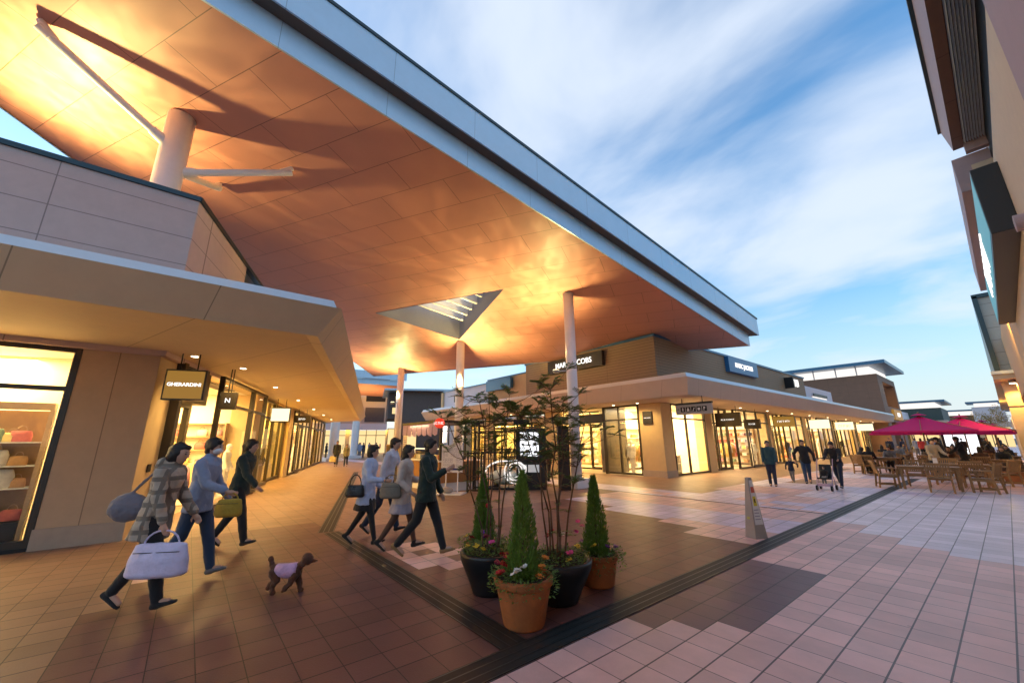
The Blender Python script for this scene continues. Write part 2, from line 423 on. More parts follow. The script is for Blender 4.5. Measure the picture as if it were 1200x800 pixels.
def cells(x0, x1, y0, y1, st):
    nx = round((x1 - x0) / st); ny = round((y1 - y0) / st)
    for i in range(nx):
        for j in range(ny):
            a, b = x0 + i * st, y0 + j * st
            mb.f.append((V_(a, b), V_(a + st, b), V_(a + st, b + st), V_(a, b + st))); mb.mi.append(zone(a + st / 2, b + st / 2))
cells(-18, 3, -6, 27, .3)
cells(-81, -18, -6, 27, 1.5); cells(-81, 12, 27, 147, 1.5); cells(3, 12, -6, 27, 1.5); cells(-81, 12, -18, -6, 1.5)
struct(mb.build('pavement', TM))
gnd = MB(); gnd.face([(-900, -900, -.02), (900, -900, -.02), (900, 900, -.02), (-900, 900, -.02)]); struct(gnd.build('ground', 'asphalt'))

def drain(a, b, w, slots, lip=True):
    """drain strip from a to b; built of a dark sheet and thin metal slot edges"""
    a = Vector((*a, 0)); b = Vector((*b, 0)); d = (b - a).normalized(); n = Vector((-d.y, d.x, 0))
    m_ = MB(); q = lambda s, t, z: a + d * s + n * t + Vector((0, 0, z)); L = (b - a).length
    m_.face([q(0, -w / 2, .004), q(L, -w / 2, .004), q(L, w / 2, .004), q(0, w / 2, .004)])
    m_.m(1)
    for t in slots: m_.poly([q(0, t - .006, .007), q(L, t - .006, .007), q(L, t + .006, .007), q(0, t + .006, .007)], [(0, 1, 2, 3)])
    return struct(m_.build('drain_channel', ['drain', 'drain_slot']))
drain((-2.85, -6), (-2.85, 24.5), .29, (-.132, -.045, .045, .132))
drain((-8.6, 2.42), (-3.0, 2.42), .29, (-.132, -.045, .045, .132))
drain((-8.68, 2.33), (-24.6, 7.97), .29, (-.132, -.045, .045, .132))
drain((-11.5, 11.7), (-3.0, 11.7), .1, (0,))

# ------------------------------------------------------------------ big canopy
ZC = 7.7
def cz(x, y): return ZC - .13 * (y - 11.3) + .043 * (x + 10.26)
A_, B_, D_ = (-7.5, 22.0), (-7.5, -10.4), (-31.1, 10.8)
T_ = [(-18.7, 6.33), (-12.07, 9.33), (-18.6, 11.16)]
can = thing('entrance_canopy', (-7.5, 22.0, 0), 'huge sloping triangular canopy with orange-lit panelled underside and pale blue metal edge, sheltering the plaza', 'canopy', world=True)
def V3(p, dz=0): return Vector((p[0], p[1], cz(*p) + dz))
outer = [V3(A_), V3(D_), V3(B_)]; hole = [V3(p) for p in T_]
def plate(name, mt, o_, h_, dz, thick, parent):
    pts = o_ + h_; tri = tessellate_polygon([[Vector((p.x, p.y, 0)) for p in o_], [Vector((p.x, p.y, 0)) for p in h_]])
    m_ = MB(); n = len(pts)
    vs = [p + Vector((0, 0, dz)) for p in pts] + [p + Vector((0, 0, dz + thick)) for p in pts]
    fs = [tuple(t) for t in tri] + [tuple(n + k for k in t[::-1]) for t in tri]
    m_.poly(vs, fs); return m_.build(name, mt, parent)
plate('soffit', 'soffit', outer, hole, 0, .05, can)
def off_tri(pts, d):
    c = sum(pts, Vector()) / 3; out = []
    n = len(pts)
    for i in range(n):
        a, b, c2 = pts[i - 1], pts[i], pts[(i + 1) % n]
        e1 = (b - a); e2 = (c2 - b); n1_ = Vector((e1.y, -e1.x, 0)).normalized(); n2_ = Vector((e2.y, -e2.x, 0)).normalized()
        if n1_.dot(b - c) < 0: n1_ = -n1_
        if n2_.dot(b - c) < 0: n2_ = -n2_
        k = 1 + n1_.dot(n2_); o2 = (n1_ + n2_) * d / k
        out.append(Vector((b.x + o2.x, b.y + o2.y, b.z)))
    return [Vector((p.x, p.y, cz(p.x, p.y))) for p in out]
o1 = outer; o2 = off_tri(outer, .34)
def band(m_, pa, za, zb, pb=None):
    pb = pb or pa; n = len(pa)
    for i in range(n):
        j = (i + 1) % n
        m_.face([pa[i] + Vector((0, 0, za)), pa[j] + Vector((0, 0, za)), pb[j] + Vector((0, 0, zb)), pb[i] + Vector((0, 0, zb))])
m_ = MB(); o1b = off_tri(outer, .012); band(m_, o1b, -.035, .62); band(m_, off_tri(outer, -.03), -.035, -.035, o1b); m_.build('lower_fascia', 'fascia_metal', can)
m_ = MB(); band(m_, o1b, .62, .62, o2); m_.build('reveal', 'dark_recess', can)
m_ = MB(); band(m_, o2, .60, 1.52); band(m_, off_tri(outer, .30), .60, .60, o2); m_.build('upper_fascia', 'fascia_metal', can)
o3 = off_tri(outer, .37)
m_ = MB(); band(m_, o3, 1.49, 1.57); band(m_, o3, 1.49, 1.49, o2); band(m_, o3, 1.57, 1.57, off_tri(outer, .2)); m_.build('coping', 'dark_coping', can)
plate('roof', 'fascia_metal', [p for p in off_tri(outer, .3)], hole, 1.5, .04, can)
m_ = MB(); band(m_, [V3(p) for p in T_], -.02, 1.5); m_.build('skylight_lining', P('lining', (.28, .28, .34), .5, var=.05), can)
ta, tb, tc_ = [Vector((*p, 0)) for p in T_]
for i in range(7):
    f = .12 + .12 * i
    p = ta.lerp(tb, 1 - f * .98); q = tc_.lerp(tb, 1 - f * .98)
    p = ta.lerp(tb, .95 - f); q = tc_.lerp(tb, .95 - f)
    m_ = MB(); m_.bar((p.x, p.y, cz(p.x, p.y) + 1.0), (q.x, q.y, cz(q.x, q.y) + 1.0), .14, .34); m_.build('louvre', 'white_paint', can)
for k in (.35, .7):
    a = ta.lerp(tc_, k); b = tb.lerp(tc_, k * .6)
    m_ = MB(); m_.bar((a.x, a.y, cz(a.x, a.y) + 1.36), (b.x, b.y, cz(b.x, b.y) + 1.36), .07, .12); m_.build('skylight_beam', 'fascia_metal', can)

def column(x, y, r, label, lampdir, zl=4.4, z0=0, plinth=True):
    t = thing('canopy_column', (x, y, z0), label, 'column', 'round white columns holding up the canopy', world=True)
    zt = cz(x, y)
    m_ = MB(); m_.cyl((x, y, z0), (x, y, zt - .01), r, r, 32); m_.build('shaft', 'white_paint', t, smooth=False)
    for o in [c for c in KIDS(t)]:
        for p in o.data.polygons: p.use_smooth = len(p.vertices) == 4
    if plinth:
        m_ = MB(); m_.box(x - .36, x + .36, y - .36, y + .36, 0, .34); m_.build('plinth', 'white_paint', t, bevel=.015)
    if lampdir:
        d = Vector((*lampdir, 0)).normalized(); e = Vector((x, y, zl)) + d * (r + .42)
        br = MB(); br.bar(Vector((x, y, zl)) + d * r, e, .05, .04); b = br.build('lamp_bracket', 'galv', t)
        hd = MB(); hd.cyl(e + Vector((0, 0, -.07)), e + Vector((0, 0, .05)), .11, .15, 16); hd.build('lamp_head', 'galv', b)
        gl = MB(); gl.cyl(e + Vector((0, 0, .052)), e + Vector((0, 0, .058)), .135, .135, 16); gl.build('lamp_glass', 'lamp_glow', b)
        return t, e + Vector((0, 0, .12))
    return t, None
ups = []
t, e = column(-10.4, 11.46, .21, 'nearest round white column on a square plinth behind the planters, lit from a bracket lamp', (-.8, -.55)); ups.append((e, (-11.9, 9.7), 1500))
t, e = column(-18.9, 11.45, .23, 'round column under the tip of the triangular skylight, behind the floor map board', (.75, -.5)); ups.append((e, (-17.6, 11.9), 1900))
t, e = column(-27.2, 11.45, .24, 'farthest round column, in front of the dark brown building', (.3, -.8)); ups.append((e, (-26.6, 10.6), 1700))
tS, _ = column(-10.98, -1.3, .27, 'thick round column with splayed struts rising behind the left building parapet', None, z0=3.6, plinth=False)
for c in ((-10.1, -3.46), (-10.87, 1.08), (-13.1, -.43)):
    d = (Vector((*c, 0)) - Vector((-10.98, -1.3, 0))); zt = cz(*c); a = Vector((-10.98, -1.3, zt - 1.15)) + d.normalized() * .2; b = Vector((c[0], c[1], zt - .16))
    m_ = MB(); m_.cyl(a, b, .085, .085, 14); s_ = m_.build('strut', 'white_paint', tS)
    m_ = MB(); m_.cyl(a.lerp(b, .0), a.lerp(b, .12), .125, .105, 14); m_.cyl(a.lerp(b, .9), b + Vector((0, 0, .14)), .1, .06, 12); m_.build('collar', 'white_paint', s_)
ups.append((Vector((-12.5, -3.9, 7.5)), (-11.6, -2.9), 1500))

def gobo(l, seed):
    """uneven reflector: the lamp throws streaky light"""
    l.data.use_nodes = True; nt = l.data.node_tree; em = nt.nodes['Emission']
    tc = nt.nodes.new('ShaderNodeTexCoord'); mp = nt.nodes.new('ShaderNodeMapping'); mp.inputs['Location'].default_value = (seed, seed * 2.3, 0)
    mp.inputs['Rotation'].default_value = (0, 0, .4 + seed); mp.inputs['Scale'].default_value = (1, 1.5, 1)
    nt.links.new(tc.outputs['Normal'], mp.inputs['Vector'])
    n = nt.nodes.new('ShaderNodeTexNoise'); n.inputs['Scale'].default_value = 3.4; n.inputs['Detail'].default_value = 1.0; n.inputs['Distortion'].default_value = 1.6
    nt.links.new(mp.outputs[0], n.inputs['Vector'])
    rg = M(nt, 'SUBTRACT', 1.0, M(nt, 'MULTIPLY', M(nt, 'ABSOLUTE', M(nt, 'SUBTRACT', n.outputs['Fac'], .5)), 12.0))
    v = M(nt, 'ADD', M(nt, 'MULTIPLY', M(nt, 'MAXIMUM', rg, 0.0), .42), .72)
    n2 = nt.nodes.new('ShaderNodeTexNoise'); n2.inputs['Scale'].default_value = 1.1; nt.links.new(mp.outputs[0], n2.inputs['Vector'])
    v = M(nt, 'MULTIPLY', v, M(nt, 'ADD', M(nt, 'MULTIPLY', n2.outputs['Fac'], .6), .7))
    nt.links.new(v, em.inputs['Strength'])
for i, (e, tg, en) in enumerate(ups):
    l = lamp('SPOT', e, en * 1.9, (1.0, .74, .26), 'canopy_uplight', .09, (tg[0], tg[1], cz(*tg)), 150, 1.0); gobo(l, 1.3 + i)
# ------------------------------------------------------------------ shopfront kit
def glazing(f, s0, s1, n, z0, z1, parent, mull=(), trans=(2.66,), name='shop_window', fw=.07, door=None):
    """window frame part with its panes as one sub-part"""
    m_ = MB(); d = .06
    f.box(m_, s0, s0 + fw, n - d, n + d, z0, z1); f.box(m_, s1 - fw, s1, n - d, n + d, z0, z1)
    f.box(m_, s0 + fw, s1 - fw, n - d, n + d, z0, z0 + fw * 1.4); f.box(m_, s0 + fw, s1 - fw, n - d, n + d, z1 - fw, z1)
    for t in trans: f.box(m_, s0 + fw, s1 - fw, n - d + .004, n + d - .004, t - fw / 2, t + fw / 2)
    for s in mull: f.box(m_, s - fw / 2, s + fw / 2, n - d + .008, n + d - .008, z0 + fw * 1.4, z1 - fw)
    fr = m_.build(name, 'bronze', parent)
    g = MB(); f.quad(g, s0 + fw, s1 - fw, n, z0 + fw, z1 - fw); g.build('pane', 'glass', fr)
    if door:
        a, b = door; zt = trans[0] if trans else z1 - .3; dn = n + .075
        dm = MB()
        f.box(dm, a, a + .08, dn - .02, dn + .02, z0 + .02, zt - .06); f.box(dm, b - .08, b, dn - .02, dn + .02, z0 + .02, zt - .06)
        f.box(dm, a + .08, b - .08, dn - .02, dn + .02, z0 + .02, z0 + .16); f.box(dm, a + .08, b - .08, dn - .02, dn + .02, zt - .16, zt - .06)
        D = dm.build('door', 'bronze', parent)
        h = MB(); h.cyl(f.p(b - .16, dn + .06, .85), f.p(b - .16, dn + .06, 1.35), .016, .016, 8); h.bar(f.p(b - .16, dn + .02, .9), f.p(b - .16, dn + .06, .9), .02, .02); h.bar(f.p(b - .16, dn + .02, 1.3), f.p(b - .16, dn + .06, 1.3), .02, .02); h.build('handle', 'galv', D)
    return fr

def room(f, s0, s1, depth, zc, parent, power, col=WARM, n0=-.1, open0=False, wall='interior_cream', lampz=None):
    """the lit sales room behind a shopfront"""
    m_ = MB(); a, b = n0 - depth, n0
    m_.face([f.p(s0, a, 0.006), f.p(s1, a, 0.006), f.p(s1, b, 0.006), f.p(s0, b, 0.006)])
    m_.build('shop_floor', 'interior_floor', parent)
    m_ = MB()
    m_.face([f.p(s0, a, 0), f.p(s0, a, zc), f.p(s1, a, zc), f.p(s1, a, 0)])
    if not open0: m_.face([f.p(s0, a, 0), f.p(s0, b, 0), f.p(s0, b, zc), f.p(s0, a, zc)])
    m_.face([f.p(s1, a, 0), f.p(s1, a, zc), f.p(s1, b, zc), f.p(s1, b, 0)])
    m_.face([f.p(s0, a, zc), f.p(s0, b, zc), f.p(s1, b, zc), f.p(s1, a, zc)])
    m_.build('interior_wall', wall, parent)
    if power:
        power *= 4.6
        c = f.p((s0 + s1) / 2, n0 - depth * .45, zc - .06)
        l = lamp('AREA', c, power, col, 'shop_ceiling_light', (s1 - s0) * .8, c - Vector((0, 0, 1)), sizey=depth * .5)
        l.rotation_euler = (0, 0, f.ang())

GOODC = [(.55, .5, .42), (.10, .08, .07), (.5, .12, .10), (.62, .6, .58), (.09, .13, .25), (.45, .25, .1), (.2, .3, .2), (.7, .55, .2), (.6, .3, .35)]
GM = [mat('goods_cloth_%d' % i, c, .75, var=.15, vscale=20) for i, c in enumerate(GOODC)]
def bag_mesh():
    m_ = MB(); m_.loft([((0, 0, .0), .15, .07, (1, 0, 0), (0, 1, 0)), ((0, 0, .02), .17, .08, (1, 0, 0), (0, 1, 0)), ((0, 0, .15), .165, .07, (1, 0, 0), (0, 1, 0)), ((0, 0, .22), .14, .03, (1, 0, 0), (0, 1, 0)), ((0, 0, .23), .13, .01, (1, 0, 0), (0, 1, 0))], 16)
    m_.m(1)
    pts = [(math.cos(t) * .075, 0, .21 + math.sin(t) * .12) for t in [math.pi * k / 8 for k in range(9)]]
    m_.tube(pts, .008, 6); return m_
def fold_mesh():
    m_ = MB(); z = 0
    for k in range(5):
        h = .035; m_.hexa([(-.14, -.17, z), (.14, -.17, z), (.14 - .004 * k, .17, z), (-.14, .17, z), (-.135, -.165, z + h), (.135, -.165, z + h), (.135, .16, z + h - .006), (-.135, .16, z + h - .006)]); z += h + .004
    return m_
def garment_mesh():
    m_ = MB(); rings = []
    for (z, rx, ry) in ((-.85, .05, .2), (-.5, .05, .2), (-.2, .055, .21), (-.1, .05, .23), (-.04, .03, .16), (-.0, .012, .03)):
        rings.append(((0, 0, z), rx, ry, (1, 0, 0), (0, 1, 0)))
    m_.loft(rings, 12)
    for s in (-1, 1): m_.cyl((0, s * .19, -.1), (0.02, s * .25, -.6), .045, .035, 8)
    m_.m(1); m_.cyl((0, 0, 0), (0, 0, .08), .006, .006, 6); return m_
def item(kind, mesh, loc, rz, label, cat, grp):
    o = bpy.data.objects.new(kind, mesh); COL.objects.link(o); o.location = loc; o.rotation_euler = (0, 0, rz); return tag(o, label, cat, grp)
BAGM = [bag_mesh().mesh('handbag', [g, 'shelf_wood'], smooth=True) for g in GM]
FOLDM = [fold_mesh().mesh('folded_clothes', g) for g in GM]
GARM = [garment_mesh().mesh('hanging_garment', [g, 'galv'], smooth=True) for g in GM]

CNT = dict(bags=0, fold=0)
def shelf(f, s, n, w, h, rows, where, what, mt='shelf_wood', dep=.4, goods=True, back=True, seed=1):
    r = random.Random(seed)
    t = thing('display_shelf', f.p(s, n, 0), 'display shelves ' + where, 'shelf', world=True)
    for q_ in (s, s + w - .04): m_ = MB(); f.box(m_, q_, q_ + .04, n, n + dep, 0, h); m_.build('side_panel', mt, t)
    if back:
        m_ = MB(); f.box(m_, s + .04, s + w - .04, n + .002, n + .02, .02, h - .01); m_.build('back_panel', 'interior_cream', t)
    for i in range(rows):
        z = .15 + (h - .2) * i / max(rows - 1, 1)
        m_ = MB(); f.box(m_, s + .04, s + w - .04, n + .021, n + dep - .01, z, z + .03); m_.build('shelf_board', mt, t)
        if goods and i < rows - 1:
            k = int((w - .3) / .42)
            for j in range(k):
                if r.random() < .12 or CNT[what] > 270: continue
                CNT[what] += 1
                p = f.p(s + .3 + j * .42 + r.uniform(-.03, .03), n + dep * .55, z + .031); c = r.randrange(len(GM))
                if what == 'bags': item('handbag', BAGM[c], p, f.ang() + r.uniform(-.2, .2), 'handbag on shelf ' + where, 'handbag', 'handbags on shelves ' + where)
                else: item('folded_clothes', FOLDM[c], p, f.ang(), 'folded clothes on shelf ' + where, 'clothes', 'folded clothes ' + where)
def rail(f, s, n, w, where, cnt, seed=1, z=1.55):
    r = random.Random(seed)
    t = thing('clothes_rail', f.p(s, n, 0), 'metal clothes rail ' + where, 'clothes rail', world=True)
    m_ = MB(); m_.cyl(f.p(s, n, z), f.p(s + w, n, z), .014, .014, 8); m_.build('crossbar', 'galv', t)
    for k in (0, w):
        m_ = MB(); m_.cyl(f.p(s + k, n, .02), f.p(s + k, n, z), .014, .014, 8); m_.bar(f.p(s + k, n - .22, .015), f.p(s + k, n + .22, .015), .03, .03); m_.build('upright', 'galv', t)
    for j in range(cnt):
        item('hanging_garment', GARM[r.randrange(len(GM))], f.p(s + .12 + (w - .24) * j / max(cnt - 1, 1), n, z - .08), f.ang() + r.uniform(-.2, .2), 'garment on rail ' + where, 'garment', 'garments hanging on the rail ' + where)

# ------------------------------------------------------------------ left building
FL = Fac((-10.44, 0), (0, 1), (1, 0))            # front wall, s = Y
UV = Vector((-.9426, .334, 0)).normalized(); NV = Vector((.334, .9426, 0)).normalized()
FC = Fac((-10.44, -.70), (UV.x, UV.y), (NV.x, NV.y))   # shop row along the passage
LB = thing('shop_building', (-10.44, -.7, 0), 'beige shop building on the left with deep flat eave, tall pilaster and lit display window', 'building', world=True)
def wallbox(name, f, s0, s1, n0, n1, z0, z1, mt, parent, bevel=0):
    m_ = MB(); f.box(m_, s0, s1, n0, n1, z0, z1); return m_.build(name, mt, parent, bevel=bevel)
P('pilaster_beige', (.58, .42, .27), .85, var=.07, vscale=4, bump=.4, bscale=170)
joints(MT['pilaster_beige'], [((0, 1, 0), 30, -1.28, .014)], dark=.5)
wallbox('pilaster', FL, -1.78, -.70, -.9, 0, .33, 3.42, 'pilaster_beige', LB)
wallbox('plinth', FL, -1.80, -.68, -.88, .03, 0, .33, 'plinth', LB)
wallbox('wall', FL, -9, -1.78, -.4, -.02, 3.40, 3.55, 'stucco_beige', LB)
glazing(FL, -9, -1.785, -.05, .06, 3.40, LB, mull=(-5.4,), trans=(2.66,), fw=.08)
wallbox('window_sill', FL, -9, -1.81, -.2, .02, 0, .06, 'black_metal', LB)
room(FL, -9, -1.9, 3.6, 3.4, LB, 300, (1, .70, .30), n0=-.12)
# display furniture behind the big window
tr = thing('display_stand', (-10.9, -3.6, 0), 'mirrored display stand with glass shelves of handbags in the big left window', 'display stand', world=True)
for y in (-2.02, -5.0):
    m_ = MB(); m_.box(-11.0, -10.84, y - .03, y + .03, .08, 2.3); m_.build('post', 'shelf_wood', tr, bevel=.004)
m_ = MB(); m_.box(-11.02, -10.82, -5.05, -2.0, 2.3, 2.42); m_.build('header', 'shelf_wood', tr)
m_ = MB(); m_.box(-11.32, -11.29, -5.0, -2.05, .3, 2.3); m_.build('back_panel', P('display_gold', (.34, .20, .07), .45, var=.15), tr)
for z in (.95, 1.32, 1.72):
    m_ = MB(); m_.box(-11.28, -10.86, -4.98, -2.06, z, z + .02); m_.build('glass_shelf', 'shelf_white', tr)
m_ = MB(); m_.box(-11.28, -10.84, -4.98, -2.06, .08, .42); m_.build('base', 'black_metal', tr)
for (y, z, c, lab, sc_) in ((-2.5, .97, 3, 'white canvas tote bag on the lowest glass shelf of the big left window', 1.35), (-3.1, .97, 0, 'beige tote bag beside the white one on the lowest glass shelf', 1.2), (-2.6, 1.34, 3, 'pale grey holdall on the middle glass shelf of the big left window', 1.15), (-2.3, 1.34, 5, 'small tan bag at the end of the middle glass shelf', .7), (-3.1, 1.34, 2, 'red bag on the middle glass shelf of the big left window', 1.),
                         (-2.35, 1.74, 2, 'red wine coloured bag on the top glass shelf by the post', .85), (-2.7, 1.74, 6, 'olive green bag on the top glass shelf', 1.), (-3.1, 1.74, 0, 'sand coloured bag on the top glass shelf', 1.), (-2.45, 1.74, 7, 'small mustard bag leaning on the wine coloured one on the top glass shelf', .7), (-2.25, .97, 5, 'small brown pouch at the end of the lowest glass shelf', .7), (-2.2, .43, 2, 'folded red pouch bag on the dark base by the post', .8), (-2.65, .43, 1, 'black bag with pink trim standing on the dark base of the window display', 1.5)):
    o = item('handbag', BAGM[c], (-11.03, y, z), R(90), lab, 'handbag', None); o.scale = (sc_,) * 3
    if 'group' in o: del o['group']
shelf(FL, -5.5, -3.6, 3.4, 2.2, 4, 'along the back wall of the left bag shop', 'bags', seed=4)


# passage shops: pilasters and bays (s along UV)
bays = [(.75, 2.55, 'portal'), (2.6, 7.35, 'box'), (8.2, 14.0, 'win'), (15.0, 21.2, 'win2'), (22.0, 30.2, 'win3')]
for a, b in ((0, .75), (7.35, 8.2), (14.0, 15.0), (21.2, 22.0), (30.2, 31.0)):
    wallbox('pilaster', FC, a + (.006 if a == 0 else 0), b, -.75, (.0 if a else -.004), .0, 3.44, 'stucco_beige', LB)
wallbox('portal_frame', FC, .75, .9, -.35, .16, 0, 3.42, 'bronze', LB); wallbox('portal_frame', FC, 2.42, 2.50, -.35, -.22, 0, 3.42, 'bronze', LB)
wallbox('portal_header', FC, .9, 2.42, -.3, .1, 2.62, 3.42, 'bronze', LB)
glazing(FC, .9, 2.42, -.28, .02, 2.62, LB, mull=(1.65,), trans=(), name='shop_window', door=None)
room(FC, .8, 7.4, 4.2, 3.42, LB, 230, WARM, n0=-.34)
glazing(FC, 2.6, 5.6, .30, .03, 3.42, LB, trans=(2.72,), name='shop_window'); glazing(FC, 5.62, 7.3, .30, .03, 3.42, LB, trans=(2.72,), name='shop_window')
glazing(FC, 8.25, 10.4, -.02, .03, 3.42, LB, trans=(2.72,)); glazing(FC, 10.45, 13.95, -.25, .03, 3.42, LB, mull=(12.9,), trans=(2.72,))
room(FC, 8.2, 14.0, 4, 3.42, LB, 190, YEL, n0=-.3)
glazing(FC, 15.05, 21.15, .0, .03, 3.42, LB, mull=(16.6, 18.2, 19.8), trans=(2.72,), door=(16.7, 18.1)); room(FC, 15, 21.2, 4, 3.42, LB, 180, WARM)
glazing(FC, 22.05, 30.15, .0, .03, 3.42, LB, mull=(24, 26, 28), trans=(2.72,), door=(24.1, 25.9)); room(FC, 22, 30.2, 4, 3.42, LB, 180, YEL)
rail(FC, 2.9, -.9, 1.6, 'in the first passage shop window', 7, 11, 1.2); rail(FC, 5.9, -1.1, 1.2, 'by the second pane of the first passage shop', 6, 12, 1.2)
shelf(FC, 1.0, -4.4, 2.8, 2.3, 5, 'on the back wall behind the first shop door', 'fold', seed=6); shelf(FC, 4.2, -4.4, 2.8, 2.3, 5, 'on the back wall of the first passage shop', 'bags', 'shelf_white', seed=8)
shelf(FC, 11.0, -1.6, 1.9, 1.6, 5, 'in the second passage shop window', 'bags', 'shelf_white', seed=9); shelf(FC, 8.8, -4.1, 4.6, 2.4, 5, 'on the back wall of the second passage shop', 'fold', seed=10)
pass
pc = thing('wall_picture', FC.p(5.2, -.5, 1.5), 'orange framed picture standing in the first passage shop window', 'picture', world=True)
m_ = MB(); FC.box(m_, 5.0, 5.4, -.52, -.48, 1.45, 2.0); m_.build('frame', 'shelf_wood', pc)
m_ = MB(); FC.box(m_, 5.03, 5.37, -.479, -.472, 1.48, 1.97); m_.build('print', GM[5], pc)

# deep eave (soffit, leaning fascia, flashing)
def eave(parent, path_lo, path_hi, path_in, zlo, zhi, zin, zs, mf, ms, roofin, flash=.16, zroof=None):
    n = len(path_lo)
    m_ = MB()
    for i in range(n - 1):
        m_.face([(*path_lo[i], zlo), (*path_lo[i + 1], zlo), (*path_hi[i + 1], zhi), (*path_hi[i], zhi)])
        m_.face([(*path_in[i], zin), (*path_in[i + 1], zin), (*path_lo[i + 1], zlo), (*path_lo[i], zlo)])
    for i in (0, n - 1):
        m_.face([(*path_lo[i], zlo), (*path_hi[i], zhi), (*roofin[i], zhi), (*roofin[i], zs), (*path_in[i], zs)])
    m_.build('fascia', mf, parent)
    m_ = MB()
    for i in range(n - 1): m_.face([(*path_in[i], zs), (*path_in[i + 1], zs), (*roofin[i + 1], zs), (*roofin[i], zs)])
    m_.build('soffit', ms, parent)
    m_ = MB()
    for i in range(n - 1):
        m_.face([(*path_mid(path_hi, path_in, i), zhi + .002), (*path_mid(path_hi, path_in, i + 1), zhi + .002), (*path_mid(path_hi, path_in, i + 1, .25), zhi + flash), (*path_mid(path_hi, path_in, i, .25), zhi + flash)])
        m_.face([(*path_mid(path_hi, path_in, i, .25), zhi + flash), (*path_mid(path_hi, path_in, i + 1, .25), zhi + flash), (*roofin[i + 1], zhi + flash), (*roofin[i], zhi + flash)])
    m_.build('flashing', 'flashing', parent)
def path_mid(a, b, i, f=.12): return (a[i][0] * (1 - f) + b[i][0] * f, a[i][1] * (1 - f) + b[i][1] * f)
def along(p, d, t): return (p[0] + d[0] * t, p[1] + d[1] * t)
u2 = (UV.x, UV.y)
lo = [(-6.97, -9), (-6.97, 1.42), along((-6.97, 1.42), u2, 29.5)]
hi = [(-6.60, -9), (-6.60, 1.66), along((-6.60, 1.66), u2, 29.7)]
inn = [(-7.18, -9), (-7.18, 1.26), along((-7.18, 1.26), u2, 29.3)]
rf = [(-10.6, -9), (-10.6, -.62 - .1), along((-10.6, -.72), u2, 30.6)]
eave(LB, lo, hi, inn, 3.42, 3.86, 3.50, 3.50, 'eave_beige', 'eave_beige', rf)
wallbox('soffit_closure', FC, .05, 31, -.9, -.02, 3.44, 3.52, 'stucco_beige', LB)
wallbox('end_wall', FC, 31.0, 31.2, -6, 0, 0, 3.5, 'stucco_beige', LB)
# upper storey wall with dark coping
FU = Fac((-10.30, 0), (0, 1), (1, 0)); FU2 = Fac((-10.30, -.62), u2, (NV.x, NV.y))
m_ = MB(); FU.box(m_, -9, -.62, -.15, 0, 3.4, 6.92); FU2.box(m_, 0, 3.6, -.15, 0, 3.4, 6.92); m_.build('upper_wall', 'stucco_pink', LB)
m_ = MB(); FU.box(m_, -9, -.60, -.2, .05, 6.92, 7.02); FU2.box(m_, -.02, 6.2, -.2, .05, 6.92, 7.02); m_.build('coping', 'dark_coping', LB)
wallbox('upper_recess', FU2, 3.6, 6.2, -.9, -.5, 3.4, 6.92, 'charcoal_clad', LB)
m_ = MB(); m_.face([(-10.4, -9, 6.9), (-10.4, -.7, 6.9), (*along((-10.4, -.7), u2, 6.2), 6.9), (-22, -9, 6.9)]); m_.face([(-10.4, -9, 4.02), (-10.6, -.7, 4.02), (*along((-10.6, -.7), u2, 30.6), 4.02), (-42, -9, 4.02)]); m_.build('roof', 'galv', LB)
wallbox('light_switch_plate', FC, .38, .5, .0, .02, 1.15, 1.3, 'bronze', LB)

# recessed eave downlights
def downlight(p, label, grp, en=14, col=(1, .64, .22), spot=150):
    t = thing('downlight', p, label, 'downlight', grp, world=True)
    m_ = MB(); m_.cyl((p[0], p[1], p[2] - .012), (p[0], p[1], p[2]), .085, .085, 16); m_.build('trim_ring', 'white_paint', t)
    m_ = MB(); m_.cyl((p[0], p[1], p[2] - .018), (p[0], p[1], p[2] - .0125), .06, .06, 16); m_.build('bulb', 'lamp_glow', t)
    lamp('SPOT', (p[0], p[1], p[2] - .05), en * 2.2, col, 'downlight_beam', .25, (p[0], p[1], 0), spot, .6)
def side_shelf(f, s1, w, where, what, mt='shelf_white', seed=1, n0=-.75, h=2.4, rows=6):
    g = Fac((f.p(s1, n0, 0).x, f.p(s1, n0, 0).y), (-f.N.x, -f.N.y), (-f.U.x, -f.U.y)); shelf(g, 0, .02, w, h, rows, where, what, mt, dep=.34, seed=seed)
side_shelf(FC, 7.4, 2.9, 'on the side wall of the first passage shop', 'bags', 'shelf_wood', 71); side_shelf(FC, 14.0, 2.9, 'on the side wall of the second passage shop', 'bags', 'shelf_white', 72)
side_shelf(FC, 21.2, 2.9, 'on the side wall of the third passage shop', 'fold', 'shelf_wood', 73); side_shelf(FC, 30.2, 2.9, 'on the side wall of the last passage shop', 'bags', 'shelf_white', 74)
for k, s in enumerate((1.6, 5.2, 9.6, 14.6, 19.5, 25.0)):
    q = FC.p(s, 1.0, 3.5); downlight(q, 'small bright downlight in the left passage eave', 'downlights in the left passage eave', 190)
q = FC.p(.3, .45, 3.5); downlight(q, 'bright spotlight in the eave just above the hanging brown shop sign', None, 60, spot=80)

